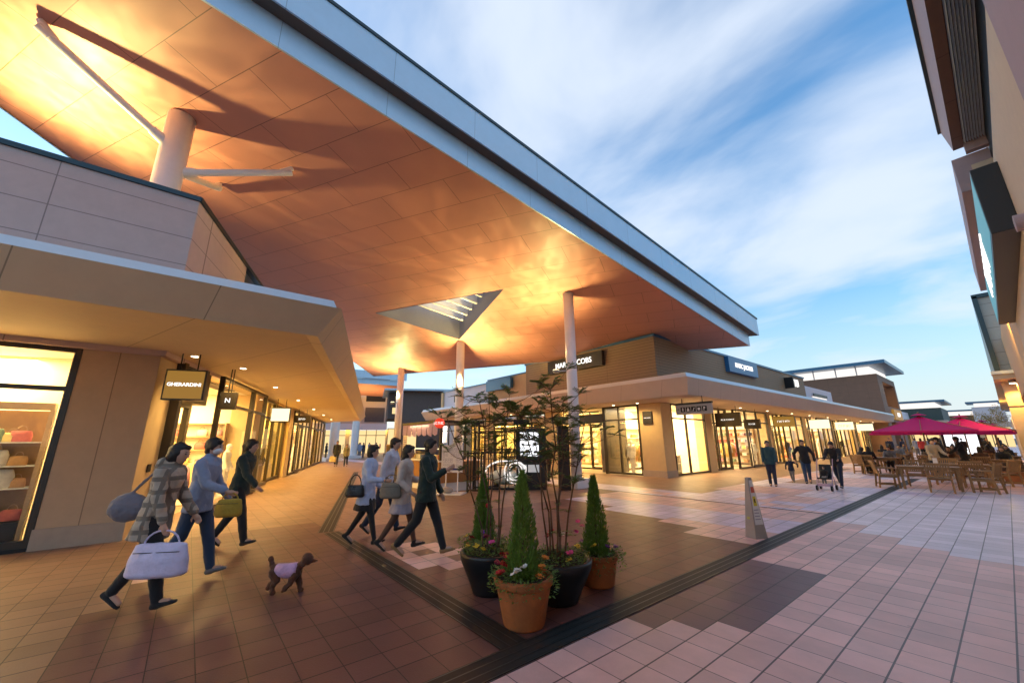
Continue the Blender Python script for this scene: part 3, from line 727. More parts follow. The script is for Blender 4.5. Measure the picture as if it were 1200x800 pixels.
# hanging shop signs of the passage
def hang_sign(f, s, n, w, h, z, face_m, label, body=None, tm='text_glow', tsize=.16, name='hanging_sign', perp=True):
    """double sided projecting sign box; perp: stands out from the facade"""
    t = thing(name, f.p(s, n, z), label, 'sign', world=True)
    m_ = MB()
    
    if perp:   # the board faces along +/- s ; width along n
        f.box(m_, s - .07, s + .07, n, n + w, z, z + h)
    else: f.box(m_, s, s + w, n - .06, n + .06, z, z + h)
    m_.build('box', 'bronze', t, bevel=.006)
    m_ = MB()
    if perp: f.box(m_, s - .076, s - .071, n + .03, n + w - .03, z + .03, z + h - .03); f.box(m_, s + .071, s + .076, n + .03, n + w - .03, z + .03, z + h - .03)
    else: f.box(m_, s + .03, s + w - .03, n + .061, n + .068, z + .03, z + h - .03)
    m_.build('face', face_m, t)
    m_ = MB()
    if perp:
        for k in (.2, w - .2): m_.cyl(f.p(s, n + k, z + h), f.p(s, n + k, 3.5), .012, .012, 8)
    else:
        for k in (.25, w - .25): m_.cyl(f.p(s + k, n, z + h), f.p(s + k, n, 3.5), .012, .012, 8)
    m_.build('hanger', 'black_metal', t)
    if body:
        if perp: text("lettering", body, f.p(s - .08, n + w / 2, z + h / 2), f.N, (0, 0, 1), tsize, tm, t)
        else: text('lettering', body, f.p(s + w / 2, n + .075, z + h / 2), f.U if (f.U.cross(Vector((0, 0, 1)))).dot(f.N) > 0 else -f.U, (0, 0, 1), tsize, tm, t)
    return t
MT['sign_brown_glow'] = emat('sign_brown_glow', (1, .5, .08), .33)
hang_sign(FC, .1, .12, .70, .62, 2.54, 'sign_brown_glow', 'brown glowing box sign lettered GHERARDINI under the left eave', 'GHERARDINI', tsize=.098)
hang_sign(FC, 1.9, .55, .34, .42, 2.5, 'bronze', 'small dark square sign behind the brown lettered sign', 'N', tsize=.16)
hang_sign(FC, 9.3, .1, .72, .58, 2.55, 'sign_white_glow', 'blank white glowing box sign above the second passage shop')
hang_sign(FC, 14.6, .1, .8, .4, 2.75, 'bronze', 'dark sign with a white line of lettering farther down the passage', '#4', tsize=.15)

# ------------------------------------------------------------------ right building
FR = Fac((-10.15, 0), (0, 1), (1, 0)); FQ = Fac((0, 17.3), (-1, 0), (0, -1))   # FQ: s = -X
RB = thing('shop_building', (-10.15, 17.3, 0), 'long tan shop building with horizontal siding, rose eave and a row of glowing shopfronts', 'building', world=True)
Ylist = [(17.26, 18.2), (21.6, 22.45), (30.2, 31.1), (38.1, 39.0), (45.8, 46.8), (54.2, 55.2), (61.0, 62.0)]
for i, (a, b) in enumerate(Ylist):
    if i == 0: m_ = MB(); m_.box(-11.35, -10.15, 17.3, 18.2, .3, 3.42); m_.build('corner_pier', 'stucco_beige', RB); m_ = MB(); m_.box(-11.38, -10.12, 17.27, 18.23, 0, .3); m_.build('pier_plinth', 'plinth', RB)
    else: wallbox('pilaster', FR, a, b, -.6, .0, 0, 3.42, 'stucco_beige', RB)
glazing(FR, 18.2, 21.6, -.04, .03, 3.42, RB, mull=(19.6,), trans=(2.72,))
room(FR, 18.05, 22.4, 4.2, 3.42, RB, 105, (1, .76, .42), open0=True)
def unit(a, b, k):
    glazing(FR, a, a + 2.4, -.28, .03, 3.42, RB, mull=(a + .8, a + 1.6), trans=(2.6,), door=(a + .85, a + 1.55))
    glazing(FR, a + 2.5, b, .12 if k % 2 == 0 else -.03, .03, 3.42, RB, mull=(a + 2.5 + (b - a - 2.5) * .33, a + 2.5 + (b - a - 2.5) * .66), trans=(2.72,), door=(a + 2.5 + (b - a - 2.5) * .35, a + 2.5 + (b - a - 2.5) * .64) if k % 2 == 0 else None)
    wallbox('bay_jamb', FR, a + 2.4, a + 2.48, -.30, -.22, 0, 3.42, 'bronze', RB)
    room(FR, a - .1, b + .1, 4.2, 3.42, RB, 175, WARM if k % 2 else (1, .72, .36), n0=-.36)
for k, (a, b) in enumerate(((22.45, 30.2), (31.1, 38.1), (39.0, 45.8), (46.8, 54.2), (55.2, 61.0))): unit(a, b, k)
ordn = ['corner boutique', 'second shop from the corner', 'third shop from the corner', 'fourth shop from the corner', 'fifth shop from the corner', 'last shop of the right row']
shelf(FR, 18.6, -4.3, 3.0, 2.4, 5, 'at the back of the corner boutique', 'fold', 'shelf_white', seed=21); rail(FR, 18.5, -1.6, 1.2, 'near the glass of the corner boutique', 6, 22)
shelf(FR, 18.6, -.9, 1.0, .95, 3, 'low behind the corner window', 'bags', 'shelf_white', seed=23)
for k, (a, b) in enumerate(((22.45, 30.2), (31.1, 38.1), (39.0, 45.8), (46.8, 54.2), (55.2, 61.0))):
    w_ = 'in the ' + ordn[k + 1]
    if k in (0, 2): shelf(FR, a + .3, -4.8, b - a - .8, 2.4, 5, 'on the back wall ' + w_, 'fold' if k % 2 else 'bags', 'shelf_white' if k % 2 == 0 else 'shelf_wood', seed=30 + k)
    if k < 4: rail(FR, a + .4, -1.7, 1.7, w_ + ' doorway', 8, 40 + k); rail(FR, a + 4.0, -1.3, 1.6, w_ + ' window', 7, 50 + k)
side_shelf(FR, 22.4, 1.3, 'on the side wall of the corner boutique', 'fold', 'shelf_white', 75, n0=-2.9)
for k, b_ in enumerate((30.2, 38.1, 45.8, 54.2, 61.0)): side_shelf(FR, b_ + .1, 3.3, 'on the side wall of the ' + ordn[k + 1], 'bags' if k % 2 or k > 2 else 'fold', 'shelf_wood' if k % 2 == 0 else 'shelf_white', 80 + k)
# left face
glazing(FQ, 11.38, 13.5, -.04, .03, 3.42, RB, mull=(12.6,), trans=(2.72,))
wallbox('bay_jamb', FQ, 13.5, 13.62, -1.9, .02, 0, 3.42, 'bronze', RB)
glazing(FQ, 13.62, 17.2, -1.8, .03, 3.42, RB, mull=(14.6, 16.0), trans=(2.6,), door=(14.7, 15.9))
wallbox('portal_header', FQ, 13.62, 17.2, -.1, .05, 2.62, 3.1, 'bronze', RB)
wallbox('pilaster', FQ, 17.2, 18.1, -.6, 0, 0, 3.42, 'stucco_beige', RB)
glazing(FQ, 18.1, 23.6, -.03, .03, 3.42, RB, mull=(19.5, 20.9, 22.3), trans=(2.6,), door=(20.95, 22.25))
wallbox('pilaster', FQ, 23.6, 24.6, -.6, 0, 0, 3.42, 'stucco_beige', RB)
glazing(FQ, 24.6, 31.4, -.03, .03, 3.42, RB, mull=(26, 27.5, 29, 30.2), trans=(2.6,), door=(27.55, 28.95))
wallbox('end_wall', FQ, 31.4, 31.7, -6, 0, 0, 6.0, 'stucco_beige', RB)
m_ = MB(); FQ.box(m_, 14.3, 31.4, -6.3, -6.15, 0, 3.42); m_.build('interior_partition', 'interior_cream', RB)
m_ = MB(); m_.face([(-31.4, 17.2, .005), (-11.4, 17.2, .005), (-11.4, 23.5, .005), (-31.4, 23.5, .005)]); m_.build('shop_floor', 'interior_floor', RB)
m_ = MB(); m_.face([(-31.4, 17.34, 3.421), (-11.4, 17.34, 3.421), (-11.4, 23.5, 3.421), (-31.4, 23.5, 3.421)]); m_.build('interior_ceiling', 'interior_cream', RB)
for x in (-13.2, -17.5, -22, -27.5):
    lamp('AREA', (x, 20, 3.36), 950, WARM, 'shop_ceiling_light', 3.2, (x, 20, 0), sizey=2.4)
rail(FQ, 11.7, -1.2, 1.4, 'in the side window of the corner boutique', 6, 60); shelf(FQ, 14.5, -5.9, 2.8, 2.3, 5, 'inside the recessed side doorway', 'bags', seed=61)
shelf(FQ, 18.5, -5.9, 4.6, 2.4, 5, 'behind the middle side shopfront', 'fold', seed=62); rail(FQ, 18.6, -1.3, 1.4, 'in the middle side shopfront', 6, 63)
shelf(FQ, 25, -5.9, 5, 2.4, 5, 'behind the far side shopfront', 'bags', seed=64)
# upper walls
m_ = MB(); m_.box(-10.15, -10.4, 17.3, 40.6, 3.42, 6.72); m_.box(-10.4, -19.9, 17.3, 17.55, 3.42, 6.72); m_.build('upper_wall', 'siding', RB)
m_ = MB(); m_.box(-10.08, -10.5, 17.23, 40.65, 6.72, 6.84); m_.box(-10.5, -19.95, 17.23, 17.6, 6.72, 6.84); m_.build('coping', 'blue_coping', RB)
m_ = MB(); m_.box(-19.9, -24.5, 17.42, 17.6, 3.42, 6.22); m_.build('orange_wall', 'orange_render', RB)
m_ = MB(); m_.box(-24.5, -31.4, 17.45, 17.6, 3.42, 6.02); m_.build('pale_wall', 'white_render', RB)
m_ = MB(); m_.box(-19.95, -24.55, 17.35, 17.65, 6.22, 6.32); m_.box(-24.55, -31.5, 17.38, 17.65, 6.02, 6.12); m_.build('coping', 'blue_coping', RB)
m_ = MB(); m_.box(-10.2, -10.45, 40.6, 49, 3.42, 6.15); m_.build('white_block', 'white_render', RB)
m_ = MB(); m_.box(-10.4, -31, 17.6, 62, 4.15, 4.2); m_.box(-10.4, -19.9, 17.55, 40.6, 6.6, 6.65); m_.build('roof', 'galv', RB)
m_ = MB(); 
for (a, b) in ((-29.6, -28.9), (-28.75, -28.1)): m_.box(a, b, 17.40, 17.44, 5.0, 5.6)
m_.build('upper_window', 'black_metal', RB)
# eave of the right building (path runs from far end along Y to the corner, then along -X)
lo = [(-7.95, 63), (-7.95, 15.75), (-31.5, 15.75)]; hi = [(-7.74, 63.1), (-7.74, 15.45), (-31.9, 15.45)]; inn = [(-8.25, 62.9), (-8.25, 16.05), (-31.3, 16.05)]; rf = [(-10.6, 62.9), (-10.6, 17.4), (-31.3, 17.4)]
eave(RB, lo, hi, inn, 3.5, 4.2, 3.44, 3.44, 'eave_rose', 'eave_rose', rf, flash=.2)
for k, y in enumerate((19.9, 24.3, 28.4, 33.0, 37.0, 42, 48, 54, 60)): downlight((-9.3, y, 3.44), 'small bright downlight in the right building eave along the shop row', 'downlights in the right building eave', 95)
for x in (-11.0, -12.4, -16, -20.8, -26): downlight((x, 16.7, 3.44), 'small bright downlight in the right building eave facing the planters', 'downlights in the side eave', 95)
# sloping handrail cable on the eave
rl = thing('roof_rail', (-10, 16, 4.4), 'thin dark safety rail running along the top of the rose eave', 'rail', world=True)
m_ = MB(); m_.tube([(-9.6, 16.9, 4.62), (-14, 16.6, 4.55), (-24, 16.4, 4.5)], .018, 6); m_.build('cable', 'black_metal', rl)
for i, x in enumerate((-9.6, -11, -12.5, -14, -17, -20)):
    m_ = MB(); m_.cyl((x, 16.9 - .04 * i, 4.38), (x, 16.9 - .04 * i, 4.64), .014, .014, 6); m_.build('post', 'black_metal', rl)
# ------------------------------------------------------------------ wall signs
def wall_sign(f, s0, s1, z0, z1, body, label, face, tm, ts, flip=False, thick=.25):
    t = thing('wall_sign', f.p(s0, 0, z0), label, 'sign', world=True)
    m_ = MB(); f.box(m_, s0, s1, .003, thick, z0, z1); m_.build('panel', face, t, bevel=.01)
    if body: text('lettering', body, f.p((s0 + s1) / 2, thick + .02, (z0 + z1) / 2), f.U if f.U.cross(Vector((0, 0, 1))).dot(f.N) > 0 else -f.U, (0, 0, 1), ts, tm, t)
    return t
P('sign_black', (.02, .017, .015), .4); P('sign_blue', (.02, .13, .30), .3)
wall_sign(FQ, 13.2, 17.5, 5.72, 6.55, 'MARC JACOBS', 'long black wall sign lettered MARC JACOBS, partly behind the nearest column', 'sign_black', 'text_glow', .44)
wall_sign(FR, 25.2, 29.7, 5.75, 6.7, 'MARC JACOBS', 'deep blue wall sign with white glowing letters MARC JACOBS', 'sign_blue', 'text_glow', .42)
t = wall_sign(FQ, 21.3, 24.3, 5.35, 6.12, '', 'dark blue blank sign panel high on the orange wall', 'blue_coping', 'text_glow', .3)
t = thing('wall_sign', (-10.1, 36, 5.6), 'small glowing script sign on a black bracket near the end of the siding wall', 'sign', world=True)
m_ = MB(); FR.box(m_, 35.6, 35.75, .003, .6, 5.5, 6.35); m_.build('bracket', 'black_metal', t)
text('lettering', '#4', FR.p(36.9, .3, 6.02), (0, 1, 0), (0, 0, 1), .85, 'text_glow', t, .05)
t = thing('wall_sign', (-10.1, 43, 5.4), 'thin black slot sign with a halo of light on the white block', 'sign', world=True)
m_ = MB(); FR.box(m_, 42.4, 46.6, .06, .12, 5.35, 5.6); m_.build('bar', 'black_metal', t)
m_ = MB(); FR.box(m_, 42.3, 46.7, .003, .03, 5.24, 5.34); m_.build('light_strip', 'clerestory_glow', t)

# wayfinding sign hung under the eave corner
t = thing('wayfinding_sign', (-8.2, 16.6, 2.8), 'grey wayfinding sign with black pictogram squares hanging under the eave corner', 'sign', world=True)
m_ = MB(); m_.box(-9.0, -7.42, 16.56, 16.66, 2.74, 3.16); m_.build('board', 'stone_sign', t, bevel=.005)
m_ = MB(); m_.box(-9.02, -7.40, 16.54, 16.68, 3.16, 3.24); m_.build('top_rail', 'black_metal', t)
for x in (-8.7, -7.8): m_ = MB(); m_.cyl((x, 16.61, 3.24), (x, 16.61, 3.5), .015, .015, 8); m_.build('hanger', 'black_metal', t)
text('arrow', '<', (-8.86, 16.553, 2.96), (1, 0, 0), (0, 0, 1), .2, 'black_metal', t, .004)
for i, g_ in enumerate(('M', 'A', 'S', 'E', 'P')):
    x = -8.66 + i * .235; m_ = MB(); m_.box(x - .1, x + .1, 16.552, 16.558, 2.85, 3.06); b_ = m_.build('pictogram', 'black_metal', t)
    pm = MB()
    if i in (0, 1): pm.cyl((x, 16.551, 3.02), (x, 16.549, 3.02), .018, .018, 10); pm.face([(x - .03, 16.5495, 2.995), (x + .03, 16.5495, 2.995), (x + .045 * i + .012, 16.5495, 2.88), (x - .045 * i - .012, 16.5495, 2.88)])
    elif i == 2: pm.tube([(x - .05, 16.55, 2.89), (x - .01, 16.55, 2.89), (x + .02, 16.55, 3.0), (x + .06, 16.55, 3.0)], .012, 6)
    elif i == 3: pm.box(x - .05, x + .05, 16.549, 16.551, 2.9, 3.0)
    else: pm.box(x - .04, x - .015, 16.549, 16.551, 2.88, 3.03); pm.cyl((x, 16.551, 2.99), (x, 16.549, 2.99), .035, .035, 12)
    pm.build('symbol', 'paper', b_)
# plaque and signs on the pier
t = thing('wall_plaque', (-11, 17.3, 2.5), 'black plaque with a thin white line of lettering on the corner pier', 'sign', world=True)
m_ = MB(); m_.box(-11.12, -10.62, 17.235, 17.297, 2.45, 3.05); m_.build('panel', 'sign_black', t, bevel=.005)
text('lettering', 'MARC JACOBS', (-10.87, 17.23, 2.74), (1, 0, 0), (0, 0, 1), .055, 'text_glow', t, .004)
lamp('SPOT', (-10.87, 17.0, 3.38), 60, YEL, 'pier_spot', .04, (-10.87, 17.25, 1.6), 50, .3)
hang_sign(FR, 22.6, .15, 1.3, .75, 2.35, 'bronze', 'black projecting sign with thin white lettering beside the second pilaster', '#10', tsize=.11)
hang_sign(FR, 26.2, .2, .9, .55, 2.3, 'bronze', 'smaller black projecting sign over the recessed doorway', '#5', tsize=.12)
hang_sign(FR, 31.3, .15, 1.3, .7, 2.5, 'sign_brown_glow', 'amber lit projecting sign in front of the third shop', '#7', tsize=.18)
hang_sign(FR, 39.2, .15, 1.4, .75, 2.45, 'sign_white_glow', 'blank white lit projecting sign at the fourth shop')
hang_sign(FR, 47.0, .15, 1.4, .75, 2.45, 'sign_white_glow', 'white lit projecting sign with a black swoosh of script at the fifth shop', '#5', 'sign_black', .3)
hang_sign(FR, 55.4, .15, 1.4, .75, 2.45, 'sign_white_glow', 'white lit projecting sign at the last shop of the right row')

# ------------------------------------------------------------------ brown tower and far buildings on the right
TB = thing('tower_building', (-8.3, 62, 0), 'tall brown clad corner building with a floating white-lit roof slab', 'building', world=True)
m_ = MB(); m_.hexa([(-17, 62, 0), (-8.3, 62, 0), (-8.3, 62.9, 0), (-17, 62.9, 0), (-17, 62, 9.1), (-8.3, 62, 9.1), (-8.3, 62.9, 9.1), (-17, 62.9, 9.1)])
m_.box(-9.2, -8.3, 62.9, 73.5, 8.4, 9.1); m_.box(-9.2, -8.3, 62.9, 73.5, 3.6, 5.4); m_.box(-9.2, -8.3, 62.9, 64.6, 5.4, 8.4); m_.box(-9.2, -8.3, 72.6, 73.5, 5.4, 8.4); m_.box(-9.2, -8.3, 62.9, 64.2, 0, 3.6); m_.box(-9.2, -8.3, 68.5, 73.5, 0, 3.6)
m_.box(-17, -9.2, 72.6, 73.5, 0, 9.1); m_.build('wall', 'brown_clad', TB)
m_ = MB(); m_.box(-9.6, -9.5, 64.6, 72.6, 5.4, 8.4); m_.build('lit_recess', 'orange_render', TB)
fr_ = MB(); 
for y in (65.2, 67, 68.8, 70.6): fr_.box(-9.45, -9.35, y, y + .12, 5.4, 8.0)
fr_.box(-9.45, -9.35, 65.2, 70.7, 6.6, 6.72); W_ = fr_.build('window', 'bronze', TB)
m_ = MB(); m_.face([(-9.46, 65.2, 5.4), (-9.46, 70.7, 5.4), (-9.46, 70.7, 8), (-9.46, 65.2, 8)]); m_.build('pane', 'warm_window', W_)
lamp('AREA', (-9.0, 68.5, 8.3), 250, YEL, 'tower_recess_light', 5, (-9.0, 68.5, 0), sizey=.4)
m_ = MB(); m_.box(-16.6, -8.9, 62.6, 73, 9.1, 10.1); m_.build('clerestory', 'clerestory_glow', TB)
m_ = MB(); 
for x in (-14.5, -12.2, -10.2): m_.box(x, x + .12, 62.52, 62.6, 9.1, 10.1)
m_.build('mullion', 'white_paint', TB)
m_ = MB(); m_.hexa([(-17.8, 60.8, 10.1), (-7.2, 60.8, 10.1), (-7.2, 74.5, 10.1), (-17.8, 74.5, 10.1), (-17.8, 60.8, 10.5), (-7.2, 60.8, 10.5), (-7.2, 74.5, 10.5), (-17.8, 74.5, 10.5)]); m_.build('roof_slab', 'blue_coping', TB)
wall_sign(Fac((-8.3, 0), (0, 1), (1, 0)), 66, 71.5, 3.9, 5.1, '#5', 'amber lit sign low on the brown tower side', 'sign_brown_glow', 'text_glow', .7)
def far_building(label, x0, x1, y, dep, h, hs, wallm, lit=True):
    t = thing('shop_building', (x0, y, 0), label, 'building', world=True)
    m_ = MB(); m_.box(x0, x1, y, y + dep, 3.6, h); m_.build('wall', wallm, t)
    m_ = MB(); m_.box(x0 + .4, x1 - .6, y + .3, y + dep - .3, h, h + hs); m_.build('clerestory', 'clerestory_glow', t)
    m_ = MB(); m_.box(x0 - .6, x1 + .7, y - 1.2, y + dep, h + hs, h + hs + .3); m_.build('roof_slab', 'blue_coping', t)
    m_ = MB(); m_.box(x0 - .5, x1 + .5, y - 2.2, y - .002, 3.5, 4.4); m_.build('eave', 'eave_rose', t)
    m_ = MB(); m_.face([(x0, y + .2, 0), (x1, y + .2, 0), (x1, y + .2, 3.5), (x0, y + .2, 3.5)]); m_.build('shop_interior', 'warm_window', t)
    k = 0; x = x0
    while x < x1:
        m_ = MB(); m_.box(x, x + (.7 if k % 3 == 0 else .12), y - .1, y + .1, 0, 3.5); m_.build('pilaster' if k % 3 == 0 else 'mullion', 'stucco_beige' if k % 3 == 0 else 'bronze', t); x += 1.5; k += 1
    return t
far_building('dark green far building with a white-lit roof band beyond the magenta umbrellas', -16, -6.0, 95, 12, 6.5, .9, 'green_clad')
far_building('farthest long building with pale lit roof band at the end of the plaza', -15, .6, 125, 10, 6.2, .8, 'brown_clad')
far_building('small brown far building with raised roof at the right end of the plaza', -3.4, .6, 118, 5, 7.4, .7, 'white_render')

# row behind the tower (tower to dark green building)
t = thing('shop_building', (-9.5, 74, 0), 'rose eaved row of glowing shops beyond the brown tower', 'building', world=True)
m_ = MB(); m_.box(-10.2, -9.9, 73.6, 94.5, 3.5, 5.8); m_.build('wall', 'white_render', t)
m_ = MB(); m_.box(-10.0, -7.8, 73.6, 93.8, 3.45, 4.1); m_.build('eave', 'eave_rose', t)
m_ = MB(); m_.face([(-10.1, 73.6, 0), (-10.1, 94.5, 0), (-10.1, 94.5, 3.44), (-10.1, 73.6, 3.44)]); m_.build('shop_interior', 'warm_window', t)
for k in range(14): m_ = MB(); m_.box(-10.05, -9.9, 73.7 + k * 1.5, 73.7 + k * 1.5 + (.6 if k % 3 == 0 else .12), 0, 3.44); m_.build('pilaster' if k % 3 == 0 else 'mullion', 'stucco_beige' if k % 3 == 0 else 'bronze', t)

# ------------------------------------------------------------------ near building on the right edge
P('stucco_cream', (.62, .50, .36), .85, var=.05, bump=.4, bscale=150); P('mauve', (.40, .30, .31), .7, var=.06, bump=.3, bscale=150); P('brown_soffit', (.17, .10, .07), .6, var=.1)
joints(MT['brown_soffit'], [((0, 1, 0), 1.6, .2, .02)], dark=.5)

NB = thing('shop_building', (.9, 4.7, 0), 'near right building seen steeply from below with mauve roof edge, grey louvres and cream wall', 'building', world=True)
m_ = MB(); m_.face([(.45, -2, 9.15), (.45, 13.6, 9.15), (.55, 13.6, 8.52), (.55, -2, 8.52)]); m_.face([(.45, -2, 9.15), (2.5, -2, 9.15), (2.5, 13.6, 9.15), (.45, 13.6, 9.15)]); m_.face([(.45, 13.6, 9.15), (2.5, 13.6, 9.15), (2.5, 13.6, 8.52), (.55, 13.6, 8.52)]); m_.build('roof_edge', 'mauve', NB)
m_ = MB(); m_.box(.40, .46, -2, 13.6, 9.1, 9.24); m_.build('coping', 'dark_coping', NB)
m_ = MB(); m_.face([(.55, -2, 8.52), (.55, 13.6, 8.52), (.72, 13.6, 8.52), (.72, -2, 8.52)]); m_.build('soffit', 'brown_soffit', NB)
m_ = MB(); m_.box(.72, 1.06, -2, 13.4, 8.62, 8.66); m_.build('louvre_backing', 'black_metal', NB)
for k in range(8):
    x_ = .735 + k * .042; m_ = MB(); m_.hexa([(x_ + .022, -2, 8.50), (x_ + .025, -2, 8.50), (x_ + .025, 13.4, 8.50), (x_ + .022, 13.4, 8.50), (x_, -2, 8.56), (x_ + .003, -2, 8.56), (x_ + .003, 13.4, 8.56), (x_, 13.4, 8.56)]); m_.build('louvre', 'louvre_grey', NB)
m_ = MB(); m_.box(1.07, 1.2, -2, 17, 6.0, 8.6); m_.build('upper_wall', 'black_metal', NB)
m_ = MB(); m_.box(.72, 1.1, 13.42, 13.6, 8.3, 8.60); m_.build('louvre_end', 'mauve', NB)
m_ = MB(); m_.box(.735, 1.2, 4.7, 17, 3.4, 6.0); m_.box(.735, 1.2, 13.6, 17, 6.0, 8.0); m_.build('wall', 'stucco_cream', NB)
m_ = MB(); m_.box(.47, 1.06, 13.62, 24, 7.4, 8.3); m_.build('lower_roof_edge', 'mauve', NB)
m_ = MB(); m_.box(.60, 1.3, -2, 4.7, 3.2, 7.2); m_.build('mauve_pier', 'mauve', NB)
m_ = MB(); m_.box(.735, 1.2, 16.98, 30, 3.4, 6.3); m_.build('orange_wall', 'orange_render', NB)
m_ = MB(); m_.box(1.2, 1.4, -2, 30, 0, 3.4); m_.build('ground_wall', 'stucco_cream', NB)
nsg = thing('box_sign', (.5, 9, 4.7), 'large dark projecting box sign with glowing teal face high on the near right building', 'sign', world=True)
m_ = MB(); m_.box(.45, .735, 9, 16.8, 4.66, 5.78); m_.build('box', 'sign_black', nsg, bevel=.01)
MT['teal_glow'] = emat('teal_glow', (.12, .5, .6), .5)
m_ = MB(); m_.face([(.446, 9.06, 4.72), (.446, 16.74, 4.72), (.446, 16.74, 5.72), (.446, 9.06, 5.72)]); m_.build('face', 'teal_glow', nsg)
text('lettering', '#6', (.43, 12.9, 5.2), (0, -1, 0), (0, 0, 1), .9, 'text_glow', nsg)
t = thing('wall_lamp', (.7, 6.6, 4.6), 'rounded mauve wall lamp shade at the right edge of the cream wall', 'lamp', world=True)
m_ = MB(); m_.cyl((.735, 7.9, 4.35), (.60, 7.9, 4.35), .11, .11, 20); m_.build('shade', 'mauve', t)
lamp('SPOT', (.5, 20, 5.6), 260, YEL, 'wall_wash', .06, (.73, 22, 4), 120, .6)

# second right building
SB = thing('shop_building', (.9, 30, 0), 'second right building with grey panelled gable wall, dark coping and yellow-lit pier below', 'building', world=True)
P('panel_grey', (.36, .36, .32), .7, var=.06); joints(MT['panel_grey'], [((0, 0, 1), .62, .1, .03), ((1, 0, 0), 3, .1, .02)], dark=.6)
m_ = MB(); m_.box(.40, 4, 30, 30.3, 4.5, 8.5); m_.build('gable_wall', 'panel_grey', SB)
m_ = MB(); m_.box(.22, .40, 29.9, 62, 4.45, 8.6); m_.box(.22, 4, 29.9, 30.4, 8.5, 8.7); m_.build('coping', 'dark_coping', SB)
m_ = MB(); m_.box(.1, 4, 28.4, 62, 4.25, 4.5); m_.build('eave', 'stucco_cream', SB)
m_ = MB(); m_.box(.08, 4.1, 28.3, 29.2, 4.48, 4.62); m_.build('flashing', 'flashing', SB)
m_ = MB(); m_.box(.3, 4, 29.8, 30.1, 3.1, 4.25); m_.build('fascia', 'stucco_cream', SB)
m_ = MB(); m_.box(.42, 4, 30.1, 62, 0, 3.1); m_.build('wall', 'stucco_cream', SB)
m_ = MB(); m_.box(.3, 4, 29.85, 30.08, 0, 3.1); m_.build('pier', 'stucco_cream', SB)
m_ = MB(); m_.cyl((.62, 29.2, 4.1), (.62, 29.2, 4.25), .12, .12, 16); m_.build('downlight', 'galv', SB)
m_ = MB(); m_.cyl((.62, 29.2, 4.085), (.62, 29.2, 4.099), .1, .1, 16); m_.build('lamp_glass', 'lamp_glow', SB)
lamp('SPOT', (.7, 29.2, 4.05), 420, YEL, 'downlight_beam', .06, (.7, 29.5, 0), 130, .5)
lamp('POINT', (-.5, 46, 3.4), 260, YEL, 'plaza_shop_glow', .3)

# ------------------------------------------------------------------ buildings down the passage (dir UV from the camera)
F0 = Fac((UV.x * 68, UV.y * 68), (NV.x, NV.y), (-UV.x, -UV.y))
PB = thing('shop_building', F0.p(0, 0, 0), 'shop building closing the end of the left passage with yellow shops and dark louvres', 'building', world=True)
m_ = MB(); F0.box(m_, -16, 2.2, -.2, .5, 3.65, 4.6); m_.build('fascia', 'white_render', PB)
m_ = MB(); F0.box(m_, -16, 2.2, -.6, -.2, 4.6, 12); m_.build('wall', 'eave_rose', PB)
m_ = MB(); F0.box(m_, -1.3, 1.7, -.19, -.1, 4.9, 7.2); m_.build('louvre', 'charcoal_clad', PB)
m_ = MB(); F0.box(m_, -1.3, 1.7, -.19, -.1, 8.2, 9.1); m_.build('upper_window', 'black_metal', PB)
m_ = MB(); F0.quad(m_, -16, 2.2, -2.8, 0, 3.65); m_.build('shop_interior', 'warm_window', PB)
for k in range(13): m_ = MB(); F0.box(m_, -15.9 + k * 1.5, -15.9 + k * 1.5 + (.6 if k % 4 == 0 else .1), -.15, .1, 0, 3.65); m_.build('pilaster' if k % 4 == 0 else 'mullion', 'stucco_beige' if k % 4 == 0 else 'bronze', PB)
m_ = MB(); F0.box(m_, -16, 2.2, -.09, .0, 2.75, 2.85); m_.build('transom', 'bronze', PB)
lamp('AREA', F0.p(-4, .3, 3.6), 500, YEL, 'passage_end_light', 14, F0.p(-4, .3, 0), sizey=.5).rotation_euler = (0, 0, F0.ang())
for k in range(14):
    item('hanging_garment', GARM[rnd.randrange(9)], F0.p(-9 + k * .8, -1.5, 1.5), rnd.uniform(0, 3), 'garment in the yellow shop at the end of the passage', 'garment', 'garments in the passage end shop')
def round_post(p, r, h, label, grp=None):
    t = thing('support_column', (p[0], p[1], 0), label, 'column', grp, world=True)
    m_ = MB(); m_.cyl((p[0], p[1], 0), (p[0], p[1], h), r, r, 20); m_.build('shaft', 'white_paint', t)
    m_ = MB(); m_.box(p[0] - r * 1.7, p[0] + r * 1.7, p[1] - r * 1.7, p[1] + r * 1.7, 0, .3); m_.build('plinth', 'white_paint', t)
round_post((-41.0, 10.9), .42, 3.9, 'left pale round column at the end of the passage'); round_post((-46.5, 14.6), .40, 4.6, 'right pale round column at the end of the passage')
# far canopy slab over the passage end
FC2 = Fac((UV.x * 58, UV.y * 58), (NV.x, NV.y), (-UV.x, -UV.y))
c2 = thing('far_canopy', FC2.p(0, 0, 0), 'second pale blue edged canopy with peach underside over the end of the passage', 'canopy', world=True)
def hx(f, pts): return [f.p(*q) for q in pts]
m_ = MB(); m_.hexa(hx(FC2, [(-9, 0, 10.75), (4.2, 0, 10.35), (4.2, -.4, 10.35), (-9, -.4, 10.75), (-9, 0, 11.8), (4.2, 0, 11.45), (4.2, -.4, 11.45), (-9, -.4, 11.8)])); m_.build('upper_fascia', 'fascia_metal', c2)
m_ = MB(); m_.hexa(hx(FC2, [(-9, -.5, 10.0), (3.9, -.5, 9.6), (3.9, -.8, 9.6), (-9, -.8, 10.0), (-9, -.5, 10.75), (3.9, -.5, 10.35), (3.9, -.8, 10.35), (-9, -.8, 10.75)])); m_.build('lower_fascia', 'fascia_metal', c2)
